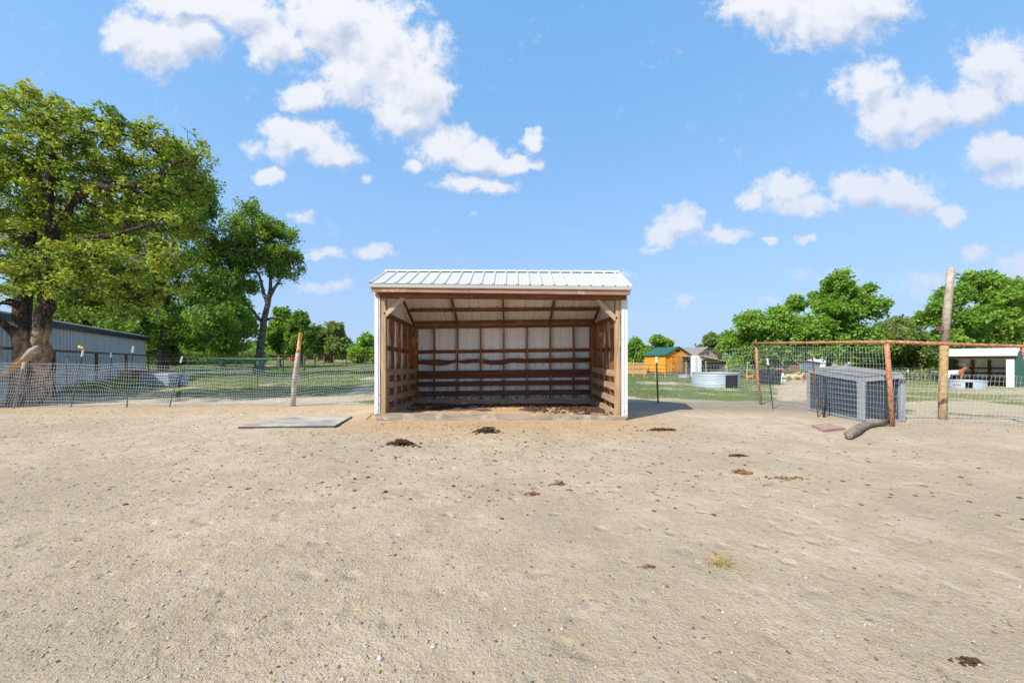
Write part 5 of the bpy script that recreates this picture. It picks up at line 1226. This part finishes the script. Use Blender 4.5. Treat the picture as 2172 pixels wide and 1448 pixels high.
# yellow wooden fence left of shed
wf = thing('wooden_fence', (0, 0, 0), 'pale yellow board fence between the shelter and the orange shed', 'fence')
xa, xb = X_(1290, 48), X_(1372, 48)
for k in range(28):
    x = xa+(xb-xa)*k/28; z = g1(x, 48); m = MB(); m.box((x, 48, z), (x+(xb-xa)/28-.03, 48.03, z+1.45+random.uniform(-.02, .02))); m.obj('board', M['mat_fence_wood'], wf)
for z in (.35, 1.1): m = MB(); m.box((xa, 48.035, z-.3), (xb, 48.08, z-.2)); m.obj('fence_rail', M['mat_fence_wood'], wf)
# wood rail fence with posts in front of the shed
rf = thing('rail_fence', (0, 0, 0), 'thin wooden post and wire fence in front of the orange shed', 'fence')
for px, top, base in ((1343, 762, 794), (1367, 762, 796), (1390, 762, 795), (1411, 764, 795), (1455, 766, 793), (1498, 765, 792), (1542, 766, 792), (1584, 767, 790)):
    D = 33; x = X_(px, D); z = g1(x, D); MB().tube([(x, D, z-.05), (x+random.uniform(-.05, .05), D, Z_(top, D))], .038, 6).obj('post', M['mat_fence_wood'], rf)
for z in (.15, .62, 1.0):
    MB().tube([(X_(1320, 33), 33, z-.2), (X_(1416, 33), 33, z-.25)], .02, 5).obj('rail', M['tpost'], rf)
wire_mesh([(X_(1416, 33), 33, g1(14, 33), .9), (X_(1990, 33), 33, g1(38, 33), .4)], .3, .22, .006, M['wire'], rf, seed=15, wave=.02, bulge=.02)
# houses and sheds in the far right
house('house', 'white gabled house behind the goats', 'house', 1703, 88, R(28), 8, 12, 2.7, 1.7, M['white_siding'], M['grey_roof'], zb=-2.0, windows=[(1.2, 1.2, 1, 1, 'f'), (-2, 1.2, 1, 1, 'f')])
house('house', 'low cream house right of the white gabled one', 'house', 1775, 92, R(20), 9, 14, 2.3, 1.5, M['white_siding'], M['brown_roof'], zb=-2.2, windows=[(0, 1.0, 1.4, 1, 'f')])
house('house', 'long white house with pale metal roof and dark windows beyond the crate', 'house', 1870, 70, R(58), 6.5, 10, 2.1, 1.2, M['white_siding'], M['grey_roof'], zb=-1.9, windows=[(-3.2, .8, .9, .8, 's'), (-1.2, .8, .9, .8, 's'), (1.2, .8, .9, .8, 's'), (3.2, .8, .9, .8, 's'), (1, .7, .8, 1.2, 'f')])
house('outbuilding', 'small red brick outbuilding with white roof edge behind the dark goat', 'outbuilding', 1658, 60, R(8), 2.4, 4, 1.9, .35, M['brick'], M['white_siding'], zb=-1.3)
house('outbuilding', 'blue grey outbuilding behind the cream goats', 'outbuilding', 1690, 64, R(-5), 4.8, 4, 2.2, .4, M['blue_siding'], M['brown_roof'], zb=-1.4, windows=[(-1.2, .9, .8, .8, 'f')])

# green shelter at the right edge
D = 23.5; gz = Z_(825, D); gth = R(-62); w = 2.97; gxr = X_(2152, D); gx0 = gxr-w*math.cos(gth); gy0 = D-w*math.sin(gth)
gs = thing('shelter', (gx0, gy0, gz), 'green walled open livestock shelter with pale metal roof at the right edge', 'shelter', rz=gth)
hz_ = Z_(752, D)-gz; GI = lambda x, y, z: Vector((x, y, z))
for k in range(5):
    a, b_ = -.15+(w+.3)*k/5, -.15+(w+.3)*(k+1)/5-.003
    corr_sheet('roof_sheet', a, b_, lambda u_, t: ((u_, -.3+1.0*t, hz_+.02+.45*t), Vector((0, -.4, .9))), M['roof_metal'], gs, T=GI)
    corr_sheet('roof_sheet', a, b_, lambda u_, t: ((u_, .7+2.2*t, hz_+.47-.75*t), Vector((0, .3, .95))), M['ceiling_metal'], gs, T=GI)
    corr_sheet('back_sheet', a, b_+.004, lambda u_, t: ((min(max(u_, .02), w-.02), 2.7, hz_*.88*t), Vector((0, 1, 0))), M['wall_metal'], gs, T=GI)
mb = MB(); mb.box((-.15, -.32, hz_-.07), (w+.15, -.27, hz_+.015)); mb.obj('eave_trim', M['trim_metal'], gs)
mb = MB(); mb.box((0, -.1, hz_-.25), (w, -.02, hz_-.07)); mb.obj('header_beam', M['header_wood'], gs)
for x in (.06, w*.27, w*.52, w*.8): board('post', (x, 2.6, 0), (x, 2.6, hz_*.86), .14, .1, M['header_wood'], gs, T=GI, seed=int(x*9))
for z in (.55, .95, 1.3): board('rail', (0, 2.5, z), (w, 2.5, z), .11, .05, M['kick_wood'], gs, T=GI, seed=int(z*9))
board('kick_board', (0, 2.45, .25), (w, 2.45, .25), .22, .05, M['kick_wood'], gs, T=GI, seed=3)
mb = MB(); mb.box((w-.32, -.06, 0), (w, .02, hz_-.1)); mb.obj('front_trim', M['trim_metal'], gs)
mb = MB(); mb.box((0, -.06, 0), (.1, .02, hz_-.1)); mb.obj('front_trim', M['trim_metal'], gs)
mb = MB(); mb.prism([(w+.02, 0, 0), (w+.02, 2.7, 0), (w+.02, 2.7, hz_*.86), (w+.02, .7, hz_+.38), (w+.02, 0, hz_)], (.05, 0, 0)); mb.obj('side_wall', M['green_wall'], gs)
mb = MB(); mb.prism([(-.07, 0, 0), (-.07, 2.7, 0), (-.07, 2.7, hz_*.86), (-.07, .7, hz_+.38), (-.07, 0, hz_)], (.05, 0, 0)); mb.obj('side_wall', M['green_wall'], gs)

# ------------------------------------------------------------------ tanks and tub
def tank(name, label, px, D, rad, h, hole, scribble=False, zb=None, n=64, flat=1.0):
    x = X_(px, D); z = g1(x, D) if zb is None else zb; t = thing(name, (x, D, z), label, 'water tank')
    prof = [(rad*.985, 0), (rad, .02), (rad, h*.22), (rad+.018, h*.26), (rad, h*.30), (rad, h*.34), (rad+.014, h*.37), (rad, h*.40), (rad, h*.80), (rad+.018, h*.84), (rad, h*.88), (rad, h-.03), (rad+.03, h-.02), (rad+.03, h), (rad-.01, h), (rad-.012, h-.03), (rad-.012, .03)]
    v = []; f = []
    for r, zz in prof:
        for k in range(n): a = 2*math.pi*k/n; v.append((r*math.cos(a), r*math.sin(a)*flat, zz))
    for i in range(len(prof)-1):
        for k in range(n):
            am = (k+.5)/n*360; zm = (prof[i][1]+prof[i+1][1])/2
            if hole[0] < am < hole[1] and hole[2]*h < zm < hole[3]*h: continue
            f.append((i*n+k, i*n+(k+1) % n, (i+1)*n+(k+1) % n, (i+1)*n+k))
    me = bpy.data.meshes.new('tank_wall'); me.from_pydata(v, [], f); me.update(); link('tank_wall', me, M['galv'], t)
    m = MB(); m.lathe([(0, .02), (rad*.97, .02)], n); m.obj('floor', M['hole'], t, Matrix.Diagonal((1, flat, 1, 1)))
    m = MB(); m.lathe([(0, h-.05), (rad-.02, h-.05)], n); m.obj('lid_panel', M['galv_frame'], t, Matrix.Diagonal((1, flat, 1, 1)))
    return t
tank('stock_tank', 'round galvanized tank turned goat shelter with a dark doorway on its right', 1517, 18.6, 1.08, .74, (266, 303, .04, .90))
t2 = tank('stock_tank', 'galvanized trough with red scribble and dark hole before the green shelter', 2051, 18.4, .64, .46, (212, 236, .0, .86), zb=Z_(825, 18.4))
pts = [(.658*math.cos(R(a)), .658*math.sin(R(a)), z) for a, z in ((176,.20),(181,.26),(184,.20),(189,.27),(194,.21),(199,.25),(203,.22))]
MB().tube(pts, .012, 5).obj('red_scribble', simple('red_marker', (.5,.03,.03), (.55,.05,.05), 5, .6, 0), t2)
tank('stock_tank', 'small low galvanized trough in front of the orange shed', 1452, 34, .5, .32, (0, 0, 0, 0))
D = 21.5; x = X_(1633, D); tb = thing('feed_tub', (x, D, g1(x, D)), 'tall black plastic tub standing left of the goats', 'tub')
m = MB(); m.lathe([(0, .01), (.48, .01), (.50, .03), (.575, .80), (.61, .80), (.61, .85), (.555, .85), (.46, .08), (0, .08)], 28); m.obj('tub_wall', M['black'], tb, smooth=False)
for z in (.3, .55):
    m = MB(); m.lathe([(.505+z*.09, z), (.53+z*.09, z+.015), (.505+z*.09, z+.03)], 28); m.obj('rib', M['black'], tb)

# ------------------------------------------------------------------ goats
def goat_mat(name, base, patch=None, side=0, thr=0.0):
    m, nt, b = newmat(name); v = nd(nt, 'ShaderNodeTexCoord').outputs['Object']
    n1 = noise(nt, v, 14, 4, .6); c = mixc(nt, sstep(nt, n1, .3, .7), tuple(k*.82 for k in base), base)
    if patch:
        sep = nd(nt, 'ShaderNodeSeparateXYZ'); nt.links.new(v, sep.inputs[0])
        f = mth(nt, 'ADD', sep.outputs[0], mth(nt, 'MULTIPLY', mth(nt, 'SUBTRACT', noise(nt, v, 6, 2, .5), .5), .35))
        c = mixc(nt, sstep(nt, f, thr, thr+.04), c, patch)
    nt.links.new(c, b.inputs['Base Color']); b.inputs['Roughness'].default_value = .9; b.inputs['Specular IOR Level'].default_value = .15
    bp = nd(nt, 'ShaderNodeBump'); bp.inputs['Strength'].default_value = .4; bp.inputs['Distance'].default_value = .01; nt.links.new(noise(nt, v, 60, 3, .6), bp.inputs['Height']); nt.links.new(bp.outputs[0], b.inputs['Normal'])
    return m
def goat(label, px, D, rz, s_, mat, head='up', horns=0.0, seed=0, zb=None):
    """faces local +x. shoulder height about 0.7*s_"""
    x = X_(px, D); z = g1(x, D) if zb is None else zb; t = thing('goat', (x, D, z), label, 'goat', rz=rz)
    rr = random.Random(seed)
    V = [(-.34, 0, .60), (-.12, 0, .60), (.12, 0, .60), (.30, 0, .62)]           # 0 pelvis .. 3 chest
    Rr = [.105, .13, .14, .12]; E_ = [(0, 1), (1, 2), (2, 3)]
    def addv(p, r, pa): V.append(p); Rr.append(r); E_.append((pa, len(V)-1)); return len(V)-1
    if head == 'up': n1 = addv((.40, 0, .72), .085, 3); n2 = addv((.47, 0, .82), .065, n1); h1 = addv((.54, 0, .88), .068, n2); h2 = addv((.68, 0, .80), .04, h1)
    else: n1 = addv((.47, 0, .55), .085, 3); n2 = addv((.58, 0, .42), .065, n1); h1 = addv((.66, 0, .34), .062, n2); h2 = addv((.76, 0, .22), .04, h1)
    addv((-.46, 0, .70), .03, 0)                                                 # tail
    for sy in (-1, 1):
        st = rr.uniform(-.06, .06)
        a = addv((-.36, sy*.10, .46), .075, 0); b = addv((-.30+st, sy*.105, .36), .05, a); c = addv((-.40+st, sy*.105, .22), .028, b); d = addv((-.37+st, sy*.105, .03), .026, c)
        st = rr.uniform(-.06, .06)
        a = addv((.29, sy*.09, .42), .055, 3); b = addv((.31+st, sy*.09, .26), .032, a); c = addv((.30+st, sy*.09, .03), .026, b)
        addv((h1 and V[h1][0]-.03, sy*.10, V[h1][2]+.0), .02, h1)                # ear
    me = bpy.data.meshes.new('goat_body'); me.from_pydata([tuple(k*s_ for k in v) for v in V], E_, []); me.update()
    o = link('body', me, mat, t); sk = o.modifiers.new('skin', 'SKIN')
    if len(me.skin_vertices) == 0: raise RuntimeError('no skin layer')
    for i, r in enumerate(Rr): me.skin_vertices[0].data[i].radius = (r*s_, r*s_)
    me.skin_vertices[0].data[0].use_root = True
    sb_ = o.modifiers.new('sub', 'SUBSURF'); sb_.levels = 1; sb_.render_levels = 1
    hx, hz = V[h1][0], V[h1][2]
    for sy in (-1, 1):
        m = MB(); L = horns or .10
        m.tube([((hx-.01)*s_, sy*.03*s_, (hz+.04)*s_), ((hx-.06)*s_, sy*(.05+L*.2)*s_, (hz+.04+L*.7)*s_), ((hx-.06-L*.7)*s_, sy*(.06+L*.45)*s_, (hz+.04+L*.85)*s_), ((hx-.06-L*1.2)*s_, sy*(.06+L*.75)*s_, (hz+.04+L*.5)*s_)], [.016*s_, .014*s_, .010*s_, .004*s_], 6)
        m.obj('horn', M['log'], t)
        m = MB(); m.add([(k[0]*s_, k[1]*s_, k[2]*s_) for k in [(hx+.06, sy*.052, hz+.0), (hx+.085, sy*.045, hz), (hx+.075, sy*.05, hz+.02)]], [(0, 1, 2)]); m.obj('eye', M['black'], t)
    return t
cream = goat_mat('cream_goat_hair', (.50,.38,.22)); tanm = goat_mat('tan_goat_hair', (.50,.24,.09)); dkb = goat_mat('dark_brown_goat_hair', (.09,.045,.03)); whi = goat_mat('white_goat_hair', (.70,.66,.60))
bw1 = goat_mat('white_goat_brown_head', (.72,.68,.64), (.36,.13,.05), thr=.22); bw2 = goat_mat('brown_front_goat', (.70,.66,.62), (.34,.13,.05), thr=.08)
goat('tan goat walking right behind the rusty corner post', 1590, 25, R(8), .62, tanm, seed=1)
goat('white goat standing half hidden behind the black tub', 1654, 23.4, R(80), .95, whi, seed=2)
goat('dark brown goat with lowered head right of the black tub', 1664, 26.5, R(185), 1.05, dkb, head='down', seed=3)
goat('cream goat facing the camera beside the dark brown one', 1679, 25.2, R(-70), .85, cream, seed=4)
goat('cream goat standing sideways, head raised to the right', 1690, 23.6, R(-12), .78, cream, seed=5)
goat('white goat with brown head and neck facing left', 1714, 25.5, R(200), .86, bw1, seed=6)
goat('horned brown and white goat standing behind the scribbled trough', 2024, 19.6, R(-10), .95, bw2, horns=.20, seed=7, zb=Z_(812, 19.6))
print('scene built')
